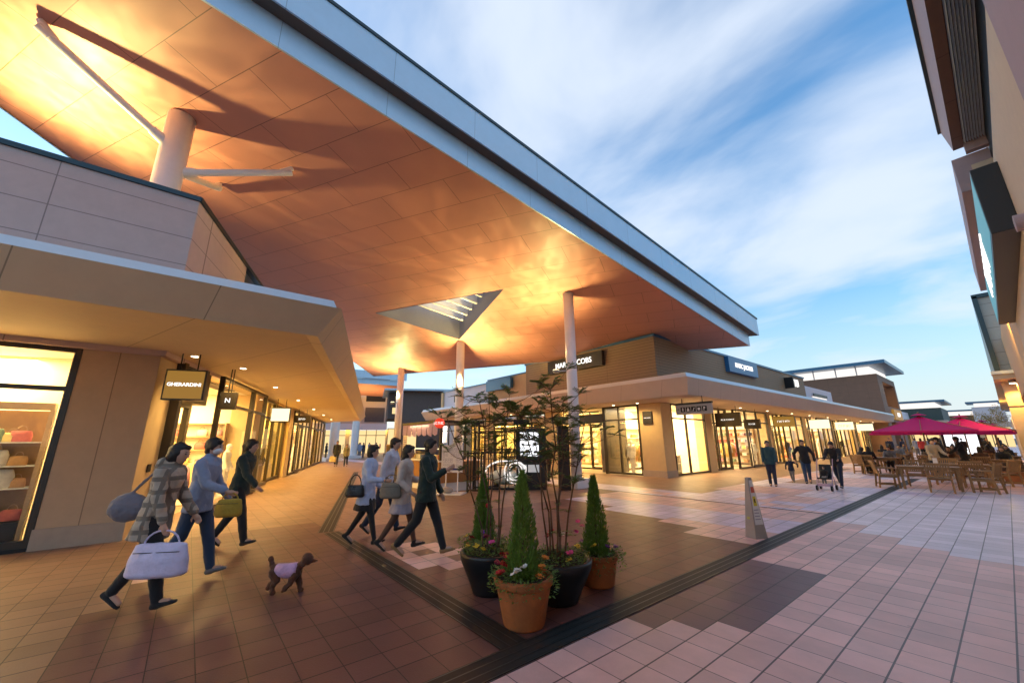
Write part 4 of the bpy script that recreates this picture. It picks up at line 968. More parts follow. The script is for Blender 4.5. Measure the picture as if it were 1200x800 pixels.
m_ = MB(); m_.face(hx(FC2, [(-9, -.6, 9.98), (3.9, -.6, 9.58), (1.9, -9.9, 9.0), (-9, -9.9, 9.3)])); m_.build('soffit', 'soffit', c2)
lamp('SPOT', FC2.p(-1.5, -4, 5), 2600, (1, .6, .2), 'far_canopy_uplight', .2, FC2.p(-1, -5, 10), 150, .8)
# dark brown building left of the right wing
F3 = Fac((UV.x * 48, UV.y * 48), (NV.x, NV.y), (-UV.x, -UV.y))
DB = thing('shop_building', F3.p(2, 0, 0), 'dark charcoal clad building between the passage end and the planters side wing', 'building', world=True)
m_ = MB(); F3.box(m_, 3.2, 12.5, -8, 0, 0, 7.7); F3.box(m_, 1.6, 3.2, -8, -1.2, 4.4, 7.4); F3.box(m_, 1.6, 3.2, -8, -1.2, 0, .3); m_.build('wall', 'charcoal_clad', DB)
m_ = MB(); m_.hexa(hx(F3, [(1.0, .9, 7.55), (13, .9, 7.75), (13, -8, 7.75), (1.0, -8, 7.55), (1.0, .9, 7.75), (13, .9, 8.0), (13, -8, 8.0), (1.0, -8, 7.75)])); m_.build('roof_slab', 'fascia_metal', DB)
for (a, b, c, d) in ((1.7, 3.1, .4, 3.3), (2.0, 3.0, 4.9, 5.8), (3.6, 5.0, .3, 3.0)):
    n = -1.15 if b < 3.2 else .02
    m_ = MB(); F3.box(m_, a, b, n, n + .05, c, d); w_ = m_.build('window', 'bronze', DB); m_ = MB(); F3.box(m_, a + .08, b - .08, n + .051, n + .06, c + .08, d - .08); m_.build('pane', 'warm_window', w_)

# hill with far trees
hl = MB(); hp = []
for k in range(41):
    x = -520 + k * 9; hp.append((x, 300 + .25 * (x + 340), max(0, 44 + 9 * math.sin(k * .35) + 5 * math.sin(k * .9 + 1) - abs(k - 20) * .9)))
for a, b in zip(hp[:-1], hp[1:]): hl.face([(a[0], a[1], 0), (b[0], b[1], 0), b, a]); hl.face([a, b, (b[0] - 30, b[1] + 80, 0), (a[0] - 30, a[1] + 80, 0)])
P('hill_green', (.05, .06, .05), .9, var=.4, vscale=.05); struct(hl.build('hills', 'hill_green'))
tr = MB(); r_ = random.Random(5)
for k in range(260):
    i = r_.randrange(40); f_ = r_.random(); a, b = hp[i], hp[i + 1]; x = a[0] + (b[0] - a[0]) * f_; y = a[1] + (b[1] - a[1]) * f_; z = a[2] + (b[2] - a[2]) * f_
    h = r_.uniform(3, 8); tr.ell((x, y, z + h * .3), (r_.uniform(2, 4.5), 3, h * .6), 7, 5)
tr.build('wooded_ridge', 'hill_green')['kind'] = 'stuff'

# ------------------------------------------------------------------ middle ground: kiosk, map board, gate, posters
MK = thing('kiosk', (-13.6, 6.7, 0), 'snack kiosk with wooden counter and lilac bunting left of the map board', 'kiosk', world=True)
kx0, kx1, ky0, ky1 = -15.6, -12.6, 6.9, 8.6
P('kiosk_wood', (.36, .17, .06), .5, var=.2, vscale=6); P('lilac', (.50, .36, .60), .7, var=.15, vscale=14)
m_ = MB(); m_.box(kx0, kx1, ky0, ky1, .3, 1.0); m_.build('counter', 'kiosk_wood', MK, bevel=.01)
m_ = MB(); m_.box(kx0 + .05, kx1 - .05, ky0 + .05, ky1 - .05, 0, .3); m_.build('base', 'white_paint', MK)
m_ = MB(); m_.box(kx0 - .05, kx1 + .05, ky0 - .06, ky0 + .6, 1.0, 1.05); m_.build('worktop', 'shelf_white', MK)
for x in (kx0, kx1 - .08):
    for y in (ky0, ky1 - .08): m_ = MB(); m_.box(x, x + .08, y, y + .08, 1.05, 2.35); m_.build('post', 'bronze', MK)
m_ = MB(); m_.box(kx0 - .1, kx1 + .1, ky0 - .1, ky1 + .1, 2.35, 2.43); m_.build('roof_frame', 'bronze', MK)
for i in range(7):
    x = kx0 + i * .43; m_ = MB(); m_.face([(x, ky0 - .11, 2.34), (x + .42, ky0 - .11, 2.34), (x + .40, ky0 - .115, 1.95 - .04 * (i % 3)), (x + .21, ky0 - .12, 1.9), (x + .02, ky0 - .115, 1.97)]); m_.build('bunting', 'lilac', MK)
m_ = MB(); m_.box(kx0 + .2, kx0 + 1.5, ky0 + .02, ky0 + .5, 1.06, 1.36); m_.build('food_case', 'glass', MK)
m_ = MB(); m_.box(kx0 + .2, kx1 - .2, ky0 + .15, ky0 + .19, 1.42, 1.46); m_.build('light_tube', 'sign_white_glow', MK)
lamp('AREA', (-14.1, 7.5, 2.3), 90, WARM, 'kiosk_light', 1.6, (-14.1, 7.5, 0))
fr_ = thing('menu_frame', (-16.4, 6.6, 0), 'brass edged dark menu frame standing left of the kiosk', 'frame', world=True)
m_ = MB(); m_.box(-17.0, -15.75, 6.75, 6.79, .15, 1.55); m_.build('board', 'sign_black', fr_)
m_ = MB(); m_.box(-17.05, -17.0, 6.72, 6.82, 0, 1.6); m_.box(-15.75, -15.70, 6.72, 6.82, 0, 1.6); m_.box(-17.0, -15.75, 6.72, 6.82, 1.55, 1.6); m_.build('frame', 'shelf_wood', fr_)
rs = thing('round_sign', (-12.4, 7.3, 2.1), 'round red sign with white script above the kiosk end', 'sign', world=True)
m_ = MB(); m_.cyl((-12.45, 6.80, 2.32), (-12.38, 6.70, 2.32), .17, .17, 28); m_.build('disc', mat('red_sign', (.7, .03, .02), .5, emis=(1, .06, .02), estr=.5), rs)
text('lettering', '#5', (-12.37, 6.69, 2.32), (.82, .57, 0), (0, 0, 1), .13, 'text_glow', rs, .004)
m_ = MB(); m_.cyl((-12.45, 6.82, 2.0), (-12.45, 6.82, 2.6), .02, .02, 8); m_.build('post', 'bronze', rs)
lp = thing('paper_notice', (-14.9, 6.8, 1.2), 'white paper notice hung on the front corner of the kiosk', 'notice', world=True)
m_ = MB(); m_.box(-15.5, -15.1, 6.78, 6.79, 1.35, 1.95); m_.build('sheet', 'paper', lp)
for k in range(6): m_ = MB(); m_.box(-15.46, -15.14 - .06 * (k % 3), 6.7765, 6.7775, 1.42 + k * .085, 1.45 + k * .085); m_.build('text_line', 'lilac', lp)
gr_ = random.Random(9)
for k in range(7): item('snack_box', fold_mesh().mesh('snack_box', GM[(k * 4 + 5) % 9]), (kx0 + .5 + k * .36, ky0 + .28, 1.07), gr_.uniform(-.2, .2), 'small snack box standing on the kiosk worktop', 'box', 'snack boxes on the kiosk worktop').scale = (.7, .7, .8)

MP_ = thing('floor_map_board', (-12.0, 7.05, 0), 'white floor map board with blue footer on two posts and a flat base', 'map board', rz=R(38))
m_ = MB(); m_.box(-.38, .38, -.012, .012, .68, 1.58); m_.build('board', 'paper', MP_, bevel=.004)
m_ = MB(); m_.box(-.379, .379, -.0135, -.0125, .76, .82); m_.build('footer_stripe', mat('navy', (.02, .03, .2), .5), MP_)
pl_ = mat('plan_ink', (.30, .27, .36), .6)
for rr_ in range(4):
    for cc_ in range(7):
        if (rr_ * 5 + cc_ * 3) % 11 == 0: continue
        x = -.33 + cc_ * .095; z = 1.47 - rr_ * .17; m_ = MB()
        a_, b_ = .08 - .02 * ((cc_ + rr_) % 2), .13 - .04 * ((cc_ * rr_) % 2)
        for (x0_, x1_, z0_, z1_) in ((x, x + a_, z, z + .008), (x, x + a_, z - b_, z - b_ + .008), (x, x + .008, z - b_ + .008, z), (x + a_ - .008, x + a_, z - b_ + .008, z)): m_.face([(x0_, -.0128, z0_), (x1_, -.0128, z0_), (x1_, -.0128, z1_), (x0_, -.0128, z1_)])
        m_.face([(x + .02, -.0128, z - .05), (x + .045, -.0128, z - .05), (x + .045, -.0128, z - .03), (x + .02, -.0128, z - .03)])
        m_.build('floor_plan', pl_, MP_)
for x in (-.22, .2): m_ = MB(); m_.box(x, x + .03, -.01, .02, .05, .7); m_.build('post', 'white_paint', MP_)
m_ = MB(); m_.box(-.45, .45, -.28, .28, 0, .045); m_.build('base', 'white_paint', MP_, bevel=.01)
sb_ = MB(); sb_.ell((0, 0, .09), (.22, .14, .1), 12, 8); o = sb_.build('sandbag', 'stone_sign', smooth=True); o.location = (-12.02, 6.9, .045); o.rotation_euler = (0, 0, .6); tag(o, 'grey sandbag weighing down the map board base', 'sandbag')

def gate(c, rz, w, h, n, label, low=.05):
    t = thing('metal_gate', (*c, 0), label, 'gate', rz=rz)
    for x in (-w / 2, w / 2 - .05): m_ = MB(); m_.box(x, x + .05, -.025, .025, 0, h); m_.build('post', 'black_metal', t)
    for z in (low, h - .09): m_ = MB(); m_.box(-w / 2 + .05, w / 2 - .05, -.02, .02, z, z + .05); m_.build('rail', 'black_metal', t)
    for k in range(n): x = -w / 2 + .05 + (w - .1) * (k + 1) / (n + 1); m_ = MB(); m_.box(x - .015, x + .015, -.012, .012, low + .05, h - .09); m_.build('bar', 'black_metal', t)
    return t
gate((-11.75, 7.85), R(20), .75, 1.36, 5, 'small black barred gate leaf right of the floor map board')
gate((-11.5, 8.9), R(48), 1.7, 1.36, 4, 'long black rail fence in front of the glowing toy ride')
gate((-12.4, 8.7), R(75), .9, 2.05, 2, 'tall black open frame behind the barred gate')
# pergola-like black frame
pg = thing('metal_pergola', (-12.6, 9.6, 0), 'open black metal display frame behind the toy ride', 'frame', rz=R(45))
for x in (-1.1, -.3, .5, 1.1):
    m_ = MB(); m_.box(x, x + .05, .0, .05, 0, 2.5); m_.build('post', 'black_metal', pg)
for z in (1.35, 2.05, 2.45): m_ = MB(); m_.box(-1.1, 1.15, .051, .09, z, z + .05); m_.build('beam', 'black_metal', pg)
m_ = MB(); m_.box(.55, 1.15, -.4, .0, 2.3, 2.5); m_.build('canopy_box', 'black_metal', pg)
# toy ride with glowing trim
rd = thing('toy_ride', (-11.9, 9.4, 0), 'white glossy coin ride with glowing rings and arc behind the black rail', 'toy ride', rz=R(40))
P('gloss_white', (.7, .75, .68), .15, spec=.7)
m_ = MB(); m_.ell((-.1, 0, .42), (.62, .3, .28), 24, 14); m_.build('body', 'gloss_white', rd, smooth=True)
for q_ in range(3): m_ = MB(); m_.tube([(.3 + math.cos(a) * (.18 + .1 * q_), -.36 + .02 * q_, .62 + math.sin(a) * (.2 + .1 * q_)) for a in [math.tau * (k / 18) for k in range(19)]], .022, 6); m_.build('light_ring', 'clerestory_glow', rd, smooth=True)
m_ = MB(); m_.tube([(math.cos(a) * .78, -.33, .62 + math.sin(a) * .38) for a in [math.pi * (k / 14) for k in range(15)]], .03, 8); m_.build('light_arc', 'clerestory_glow', rd)
for x in (-.42, .45):
    m_ = MB(); m_.cyl((x, 0, .07), (x, 0, .3), .06, .06, 12); m_.build('spring_post', 'black_metal', rd)
m_ = MB(); m_.box(-.8, .8, -.4, .4, 0, .07); m_.build('base', 'black_metal', rd)
# lit poster cabinet
pb = thing('poster_cabinet', (-11.1, 9.85, 0), 'tall black poster cabinet with bright white screen showing dark shapes', 'poster cabinet', rz=R(44))
m_ = MB(); m_.box(-.55, .55, -.12, .12, 0, 2.15); m_.build('casing', 'sign_black', pb, bevel=.015)
MT['screen_white'] = emat('screen_white', (.95, .97, 1), 1.7)
m_ = MB(); m_.face([(-.40, -.125, 1.15), (.28, -.125, 1.15), (.28, -.125, 2.0), (-.40, -.125, 2.0)]); m_.build('screen', 'screen_white', pb)
m_ = MB(); m_.face([(-.38, -.125, .6), (.28, -.125, .6), (.28, -.125, .86), (-.38, -.125, .86)]); m_.build('lower_screen', mat('dim_screen', (.3, .3, .3), .4, emis=(.8, .8, .8), estr=.4), pb)
rs_ = random.Random(4)
for k in range(9):
    x = -.30 + (k % 3) * .22; z = 1.30 + (k // 3) * .27; m_ = MB(); m_.poly([(x + rs_.uniform(.03, .085) * math.cos(a), -.129, z + rs_.uniform(.03, .07) * math.sin(a)) for a in [math.tau * q / 9 for q in range(9)]], [tuple(range(9))]); m_.build('picture', 'sign_black', pb)
pb2 = thing('poster_cabinet', (-10.2, 10.6, 0), 'plain dark advertising column beside the bright poster cabinet', 'poster cabinet', rz=R(60))
m_ = MB(); m_.box(-.2, .2, -.12, .12, 0, 2.2); m_.build('casing', 'sign_black', pb2, bevel=.01)
m_ = MB(); m_.box(-.17, .17, -.125, -.121, .4, 2.1); m_.build('side_panel', 'bronze', pb2)

# tapered sign totem
tt = thing('sign_totem', (-3.17, 8.1, 0), 'tapered grey wedge totem with notices and a yellow warning sticker near the drain', 'totem', rz=R(-22))
P('totem_side', (.27, .25, .25), .7, var=.1, bump=.3, bscale=100)
m_ = MB(); m_.m(0).hexa([(-.09, -.14, 0), (.13, -.14, 0), (.13, .14, 0), (-.09, .14, 0), (-.09, .04, 1.0), (-.02, .04, 1.0), (-.02, .13, 1.0), (-.09, .13, 1.0)])
o = m_.build('body', 'stone_sign', tt, bevel=.012)
# slanted face runs (x .13 -> -.02): it is the right-hand side
def slant(z0, z1, y0, y1, name, mt, lift=.004):
    def pt(z, y): 
        x = .13 - .15 * z; return (x + lift, y, z + lift * .15)
    yy = lambda z, t: (-.14 + .18 * z) * (1 - t) + (.14 - .01 * z) * t
    m_ = MB(); m_.face([pt(z0, yy(z0, y0)), pt(z0, yy(z0, y1)), pt(z1, yy(z1, y1)), pt(z1, yy(z1, y0))]); return m_.build(name, mt, tt)
slant(.22, .95, .12, .88, 'notice', 'paper'); slant(.74, .84, .2, .8, 'red_notice', mat('red_ink', (.6, .12, .08), .6), .006); slant(.52, .68, .28, .72, 'warning_sticker', mat('yellow_ink', (.75, .6, .05), .6), .006); slant(.57, .64, .42, .58, 'warning_symbol', 'black_metal', .008)
for z in (.45, .40, .35, .30): slant(z, z + .012, .2, .75, 'text_line', pl_, .006)
m_ = MB(); m_.face([(-.04, -.1445 + .18 * .3, .30), (.02, -.1445 + .18 * .3, .30), (.02, -.1445 + .18 * .34, .34), (-.04, -.1445 + .18 * .34, .34)]); m_.build('side_sticker', 'sign_white_glow' if False else mat('sticker', (.5, .5, .12), .6), tt)
# ------------------------------------------------------------------ pots and plants
def terracotta(c, r, h, label, base=None):
    t = thing('terracotta_pot', (*c, 0), label, 'pot')
    rb = base or r * .70
    m_ = MB(); m_.lathe([(rb * .2, .002), (rb, .002), (rb * 1.04, .02), (rb + (r - rb) * .45, h * .45), (r * .93, h * .80), (r * .93, h * .82), (r * .97, h * .825), (r, h * .86), (r * 1.02, h * .96), (r * 1.0, h), (r * .90, h), (r * .88, h * .9)], n=40); m_.build('body', 'terracotta', t, smooth=False)
    for p in KIDS(t)[0].data.polygons: p.use_smooth = True
    m_ = MB(); m_.cyl((0, 0, h * .9), (0, 0, h * .93), r * .89, r * .87, 24); m_.build('soil', 'soil', t); return t
def darkpot(c, r, h, label):
    t = thing('round_planter', (*c, 0), label, 'planter')
    m_ = MB(); m_.lathe([(r * .3, .002), (r * .56, .002), (r * .60, .03), (r * .68, h * .25), (r * .84, h * .55), (r * .97, h * .80), (r * 1.0, h * .93), (r * 1.0, h * .98), (r * .96, h), (r * .88, h), (r * .86, h * .9)], n=44); m_.build('body', 'dark_pot', t, smooth=True)
    m_ = MB(); m_.cyl((0, 0, h * .88), (0, 0, h * .92), r * .88, r * .86, 24); m_.build('soil', 'soil', t); return t
def leafq(mb, p, d, up, L, W):
    d = Vector(d).normalized(); sd = d.cross(Vector(up))
    if sd.length < 1e-3: sd = Vector((1, 0, 0))
    sd.normalize(); p = Vector(p); m1 = p + d * L * .45 + sd.cross(d) * L * .06
    mb.face([p, m1 + sd * W / 2, p + d * L, m1 - sd * W / 2])
def conifer(c, z0, z1, r, label, seed):
    rr = random.Random(seed); t = thing('dwarf_conifer', (*c, z0), label, 'conifer'); H_ = z1 - z0
    m_ = MB(); m_.cyl((0, 0, -.03), (0, 0, H_ * .85), .018, .006, 8); m_.build('trunk', 'bark', t)
    m_ = MB()
    for k in range(5200):
        f = rr.random() ** 1.25; z = H_ * f; a = rr.uniform(0, math.tau); lob = 1 + .16 * math.sin(a * 3 + z * 9 + seed) + .1 * math.sin(a * 7 - z * 17)
        rad = r * (1 - f) ** .72 * (1.0 if f > .06 else .7) * lob * (rr.random() ** .38)
        p = Vector((rad * math.cos(a), rad * math.sin(a), z))
        d = Vector((math.cos(a) * .5 + rr.uniform(-.35, .35), math.sin(a) * .5 + rr.uniform(-.35, .35), 1.0 + rr.uniform(-.3, .3)))
        leafq(m_, p, d, (rr.uniform(-1, 1), rr.uniform(-1, 1), .2), rr.uniform(.03, .065), rr.uniform(.008, .014))
    m_.build('foliage', 'conifer', t); return t
PET = {n: mat('petal_' + n, c, .6, var=.15, vscale=40) for n, c in dict(red=(.45, .01, .02), white=(.8, .78, .76), orange=(.75, .22, .02), pink=(.75, .06, .32), purple=(.22, .05, .38), yellow=(.75, .55, .04), crimson=(.22, .005, .03)).items()}
PET['eye'] = mat('petal_eye', (.5, .3, .02), .6)
def blossom_mesh(kind, seed, big=1.):
    rr = random.Random(seed); m_ = MB()
    for b in range(4 if big == 1 else 6):
        c = Vector((rr.uniform(-.03, .03), rr.uniform(-.03, .03), rr.uniform(0, .03))) * big; n = Vector((rr.uniform(-.5, .5), rr.uniform(-.5, .5), 1)).normalized()
        e1 = n.cross(Vector((1, 0, 0))).normalized(); e2 = n.cross(e1)
        for k in range(5):
            a = math.tau * k / 5 + rr.random() * .2; d = e1 * math.cos(a) + e2 * math.sin(a); s_ = n.cross(d) * .014 * big
            m_.m(0).face([c, c + d * .012 * big + s_, c + d * .028 * big + n * .004, c + d * .012 * big - s_])
        m_.m(1).ell(c + n * .003, (.004, .004, .003), 6, 4)
    return m_.mesh('blossom', [PET[kind], PET['eye']])
BLS = {n: [blossom_mesh(n, 3 + i, 1.15 if n in ('red',) else .95) for i in range(2)] for n in PET if n != 'eye'}
def bedding(c, z, r, kinds, label, seed, trail=0.):
    """low flowering plants filling a pot: foliage plus separate blossoms"""
    rr = random.Random(seed); t = thing('bedding_flowers', (*c, z), label, 'flowers')
    m_ = MB()
    for k in range(950):
        a = rr.uniform(0, math.tau); q = r * math.sqrt(rr.random()) * 1.05; h = rr.uniform(-.01, .11) * (1 - .3 * q / r)
        if trail and rr.random() < .3: q = r * rr.uniform(.95, 1.18); h = rr.uniform(-trail, .05)
        p = Vector((q * math.cos(a), q * math.sin(a), h)); d = Vector((math.cos(a) + rr.uniform(-.8, .8), math.sin(a) + rr.uniform(-.8, .8), rr.uniform(-.4, .9)))
        leafq(m_, p, d, (rr.uniform(-.5, .5), rr.uniform(-.5, .5), 1), rr.uniform(.025, .055), rr.uniform(.014, .026))
    m_.build('foliage', 'leaf', t)
    for (kn, a, q, h) in kinds:
        o = bpy.data.objects.new('blossom', BLS[kn][rr.randrange(2)]); COL.objects.link(o); o.parent = t
        o.location = (q * r * math.cos(R(a)), q * r * math.sin(R(a)), h); o.rotation_euler = (rr.uniform(-.2, .5), rr.uniform(-.3, .3), rr.uniform(0, 6)); o['label'] = kn + ' blossoms'
    return t
# toward the camera from the pots is roughly the direction of angle -40 degrees
PF = (-3.24, 2.74)
terracotta(PF, .285, .42, 'front terracotta pot nearest the camera, weathered, in the middle of the planters', .19)
conifer(PF, .38, 1.36, .165, 'bright green cone conifer in the front terracotta pot', 1)
bedding(PF, .40, .29, [('red', -110, .75, .13), ('red', -150, .7, .16), ('crimson', -130, .5, .2), ('red', 180, .8, .10), ('white', -50, .85, .11), ('white', -38, .6, .12), ('white', -62, .8, .08), ('orange', 10, .85, .12), ('orange', 30, .8, .17), ('red', -90, .9, .07), ('crimson', -120, .9, .12), ('yellow', 160, .9, .05), ('orange', -10, 1.0, .06)], 'bedding flowers with red, white and orange blossoms round the front conifer', 21, .12)
PR = (-3.46, 4.12)
terracotta(PR, .25, .35, 'right terracotta pot at the back corner of the planters', .18)
conifer(PR, .32, 1.22, .16, 'darker cone conifer in the right terracotta pot', 2)
bedding(PR, .33, .28, [('purple', -20, .8, .13), ('purple', -150, .7, .12), ('purple', 20, .9, .1), ('yellow', -60, .7, .12), ('pink', 190, .9, .34), ('pink', 175, .8, .27), ('pink', 200, .95, .22)], 'purple and pink bedding flowers spilling from the right terracotta pot', 22, .14)
PBK = (-4.95, 3.45)
terracotta(PBK, .25, .33, 'rear left terracotta pot mostly hidden behind the dark planter', .18)
conifer(PBK, .30, 1.2, .16, 'cone conifer in the rear left terracotta pot', 3)
bedding(PBK, .31, .30, [('purple', -40, .6, .15), ('purple', -30, .8, .1), ('purple', 20, .8, .2), ('yellow', -90, .9, .1)], 'purple bedding flowers trailing from the rear left pot', 23, .14)
PD1 = (-4.12, 2.98); PD2 = (-3.44, 3.40)
darkpot(PD1, .36, .44, 'left black round planter holding a multi-stemmed shrub'); darkpot(PD2, .39, .42, 'right black round planter holding the larger multi-stemmed shrub')
bedding(PD1, .41, .31, [('yellow', -80, .8, .1), ('yellow', -60, .75, .08), ('pink', -30, .8, .15), ('red', -110, .7, .16), ('crimson', -50, .6, .2), ('yellow', -100, .9, .09)], 'yellow and pink bedding flowers in the left black planter', 24)
bedding(PD2, .39, .33, [('pink', -10, .75, .12), ('pink', -2, .7, .1), ('yellow', 12, .8, .17), ('yellow', 28, .7, .15), ('red', 150, .8, .22), ('crimson', 160, .6, .2), ('white', 120, .8, .2), ('yellow', -20, .9, .06)], 'hot pink and yellow bedding flowers in the right black planter', 25)

def frond(mb, p, d, L, rr, n=9):
    d = Vector(d).normalized(); side = d.cross(Vector((0, 0, 1)));
    if side.length < .01: side = Vector((1, 0, 0))
    side.normalize(); prev = Vector(p)
    mb.m(0)
    pts = []
    for i in range(n + 1):
        t = i / n; q = Vector(p) + d * L * t + Vector((0, 0, -.28 * L * t * t)); pts.append(q)
    for a, b in zip(pts[:-1:3], pts[3::3]): mb.m(1).bar(a, b, .004, .004); mb.m(0)
    for i in range(1, n + 1):
        t = i / n; ll = L * .34 * math.sin(math.pi * (.18 + .75 * t)) + .012
        dd = (pts[i] - pts[i - 1]).normalized()
        for s in (-1, 1): leafq(mb, pts[i], dd * .6 + side * s + Vector((0, 0, rr.uniform(-.2, .25))), (0, 0, 1), ll, ll * .30)
    leafq(mb, pts[-1], d, (0, 0, 1), L * .2, L * .07)
def shrub(c, z, stems, top, spread, label, seed, red=.3):
    rr = random.Random(seed); t = thing('potted_shrub', (*c, z), label, 'shrub')
    crown = MB()
    for k in range(stems):
        a = math.tau * k / stems + rr.uniform(-.3, .3); lean = spread * rr.uniform(.35, 1.0); h = top * rr.uniform(.72, 1.0)
        p0 = Vector((math.cos(a) * .09, math.sin(a) * .09, -.03)); pts = [p0]; ns = 6
        for i in range(1, ns + 1):
            f = i / ns; pts.append(Vector((math.cos(a) * (.09 + lean * f ** 1.5) + rr.uniform(-.03, .03), math.sin(a) * (.09 + lean * f ** 1.5) + rr.uniform(-.03, .03), h * f)))
        m_ = MB(); m_.tube(pts, [.009 * (1 - .75 * i / ns) + .003 for i in range(ns + 1)], 6)
        tips = []
        for i in range(3, ns + 1):
            for _ in range(3 if i > 3 else 1):
                b = rr.uniform(0, math.tau); L = rr.uniform(.15, .42); q = pts[i] + Vector((math.cos(b) * L, math.sin(b) * L, L * rr.uniform(.1, .7)))
                m_.tube([pts[i], pts[i].lerp(q, .5) + Vector((0, 0, -.02)), q], [.006, .004, .003], 5); tips.append((q, b))
        m_.build('stem', 'bark', t, smooth=True)
        tips.append((pts[-1], rr.uniform(0, 6)))
        for (q, b) in tips:
            for _ in range(rr.randint(3, 5)):
                a2 = b + rr.uniform(-1.9, 1.9); frond(crown, q, (math.cos(a2), math.sin(a2), rr.uniform(.1, 1.3)), rr.uniform(.12, .22), rr)
        for _ in range(3):
            i = rr.randint(1, 3); a2 = rr.uniform(0, math.tau); frond(crown, pts[i], (math.cos(a2), math.sin(a2), .3), rr.uniform(.1, .18), rr, 6)
    crown.build('foliage', ['leaf', 'bark'], t); return t
shrub(PD2, .39, 7, 1.95, .50, 'larger feathery-leaved shrub with many bare stems in the right black planter', 31)
shrub(PD1, .41, 5, 1.9, .55, 'feathery-leaved shrub in the left black planter with a long low side branch', 37)
t = thing('red_berry_pick', (-4.3, 3.05, .9), 'tiny red berry ornament hung on the left shrub stem', 'ornament'); m_ = MB(); m_.ell((0, 0, 0), (.016, .016, .03), 8, 6); m_.build('berry', PET['red'], t, smooth=True)

# ------------------------------------------------------------------ cafe furniture
def armchair():
    t = thing('wooden_armchair', (0, 0, 0), 'x', 'chair', 'wooden armchairs on the cafe terrace')
    for (x, y) in ((-.26, .24), (.26, .24)): m_ = MB(); m_.bar((x, y, 0), (x, y, .64), .045, .055, up=(0, 1, 0)); m_.build('leg', 'teak', t)
    for x in (-.26, .26): m_ = MB(); m_.bar((x, -.30, 0), (x, -.24, .45), .045, .05, up=(0, 1, 0)); m_.bar((x, -.24, .45), (x, -.36, .90), .045, .05, up=(0, 1, 0)); m_.build('leg', 'teak', t)
    for k in range(7): m_ = MB(); m_.box(-.285 if False else -.235, .235, -.20 + k * .065, -.148 + k * .065, .415, .435); m_.build('seat_slat', 'teak', t)
    m_ = MB(); m_.box(-.235, .235, .225, .255, .35, .41); m_.build('seat_rail', 'teak', t)
    for x in (-.26, .26): m_ = MB(); m_.box(x - .018, x + .018, -.23, .21, .35, .41); m_.build('seat_rail', 'teak', t); m_ = MB(); m_.box(x - .018, x + .018, -.26, .21, .10, .14); m_.build('stretcher', 'teak', t)
    for x in (-.27, .27): m_ = MB(); m_.hexa([(x - .035, -.30, .645), (x + .035, -.30, .645), (x + .04, .28, .645), (x - .04, .28, .645), (x - .035, -.30, .67), (x + .035, -.30, .67), (x + .04, .28, .67), (x - .04, .28, .67)]); m_.build('arm', 'teak', t, bevel=.004)
    m_ = MB(); m_.bar((-.235, -.355, .87), (.235, -.355, .87), .03, .07); m_.build('back_rail', 'teak', t); m_ = MB(); m_.bar((-.235, -.262, .50), (.235, -.262, .50), .03, .05); m_.build('back_rail', 'teak', t)
    for k in range(8): x = -.20 + k * .057; m_ = MB(); m_.bar((x, -.27, .52), (x, -.35, .85), .036, .014, up=(0, 1, 0)); m_.build('back_slat', 'teak', t)
    return t
def table():
    t = thing('wooden_table', (0, 0, 0), 'x', 'table', 'wooden tables on the cafe terrace')
    for k in range(8): m_ = MB(); m_.box(-.75, .75, -.40 + k * .1, -.40 + k * .1 + .092, .72, .75); m_.build('top_slat', 'teak', t)
    m_ = MB(); m_.box(-.68, .68, -.34, -.31, .63, .715); m_.build('apron', 'teak', t); m_ = MB(); m_.box(-.68, .68, .31, .34, .63, .715); m_.build('apron', 'teak', t)
    for x in (-.66, .66):
        for y in (-.32, .32): m_ = MB(); m_.bar((x, y, 0), (x, y, .715), .07, .07, up=(0, 1, 0)); m_.build('leg', 'teak', t)
    return t
ch0 = armchair(); tb0 = table(); usedc = [0]; usedt = [0]
def chair(x, y, face, label):
    """face: direction the sitter looks, degrees from +X"""
    rz_ = R(face - 90)
    if not usedc[0]: ch0.location = (x, y, 0); ch0.rotation_euler = (0, 0, rz_); ch0['label'] = label; usedc[0] = 1; return ch0
    return dup(ch0, (x, y, 0), rz_, label)
def tbl(x, y, rz_, label):
    if not usedt[0]: tb0.location = (x, y, 0); tb0.rotation_euler = (0, 0, R(rz_)); tb0['label'] = label; usedt[0] = 1; return tb0
    return dup(tb0, (x, y, 0), R(rz_), label)
tbl(-1.95, 19.75, 8, 'nearest wooden cafe table, left of the front pair'); tbl(-1.35, 22.2, 5, 'wooden cafe table just behind the nearest table')
chair(-3.0, 19.6, 20, 'wooden armchair standing alone at the left end of the terrace, side on'); chair(-1.65, 18.95, 95, 'wooden armchair seen from behind in front of the nearest table'); chair(-.72, 19.7, 165, 'wooden armchair side on at the right end of the nearest table')
chair(-2.35, 20.85, -80, 'wooden armchair on the far side of the nearest table'); chair(-.35, 23.0, 150, 'wooden armchair turned three quarters at the right behind the nearest table'); chair(-1.7, 23.2, -90, 'wooden armchair behind the second table'); chair(-1.0, 21.3, 90, 'wooden armchair tucked in front of the second table')
rowl = ['left', 'middle', 'right']
cafe = []
for j, (y0, xs) in enumerate(((27.5, (-4.3, -2.2, -.6)), (33, (-4.6, -2.4, -.5)), (40, (-5.2, -2.8, -.6)))):
    for i, x in enumerate(xs):
        w_ = rowl[i] + (' table of the first row under the magenta umbrellas', ' table of the second row under the magenta umbrellas', ' table of the last row under the magenta umbrellas')[j]
        tbl(x, y0, rnd.uniform(-10, 10), 'wooden ' + w_); 
        chair(x - .3, y0 - .85, 90 + rnd.uniform(-15, 15), 'wooden armchair with its back to us at the ' + w_.replace(' under the magenta umbrellas', ''))
        chair(x + .3, y0 + .9, -90 + rnd.uniform(-15, 15), 'wooden armchair facing us at the ' + w_.replace(' under the magenta umbrellas', ''))
        cafe.append((x, y0))
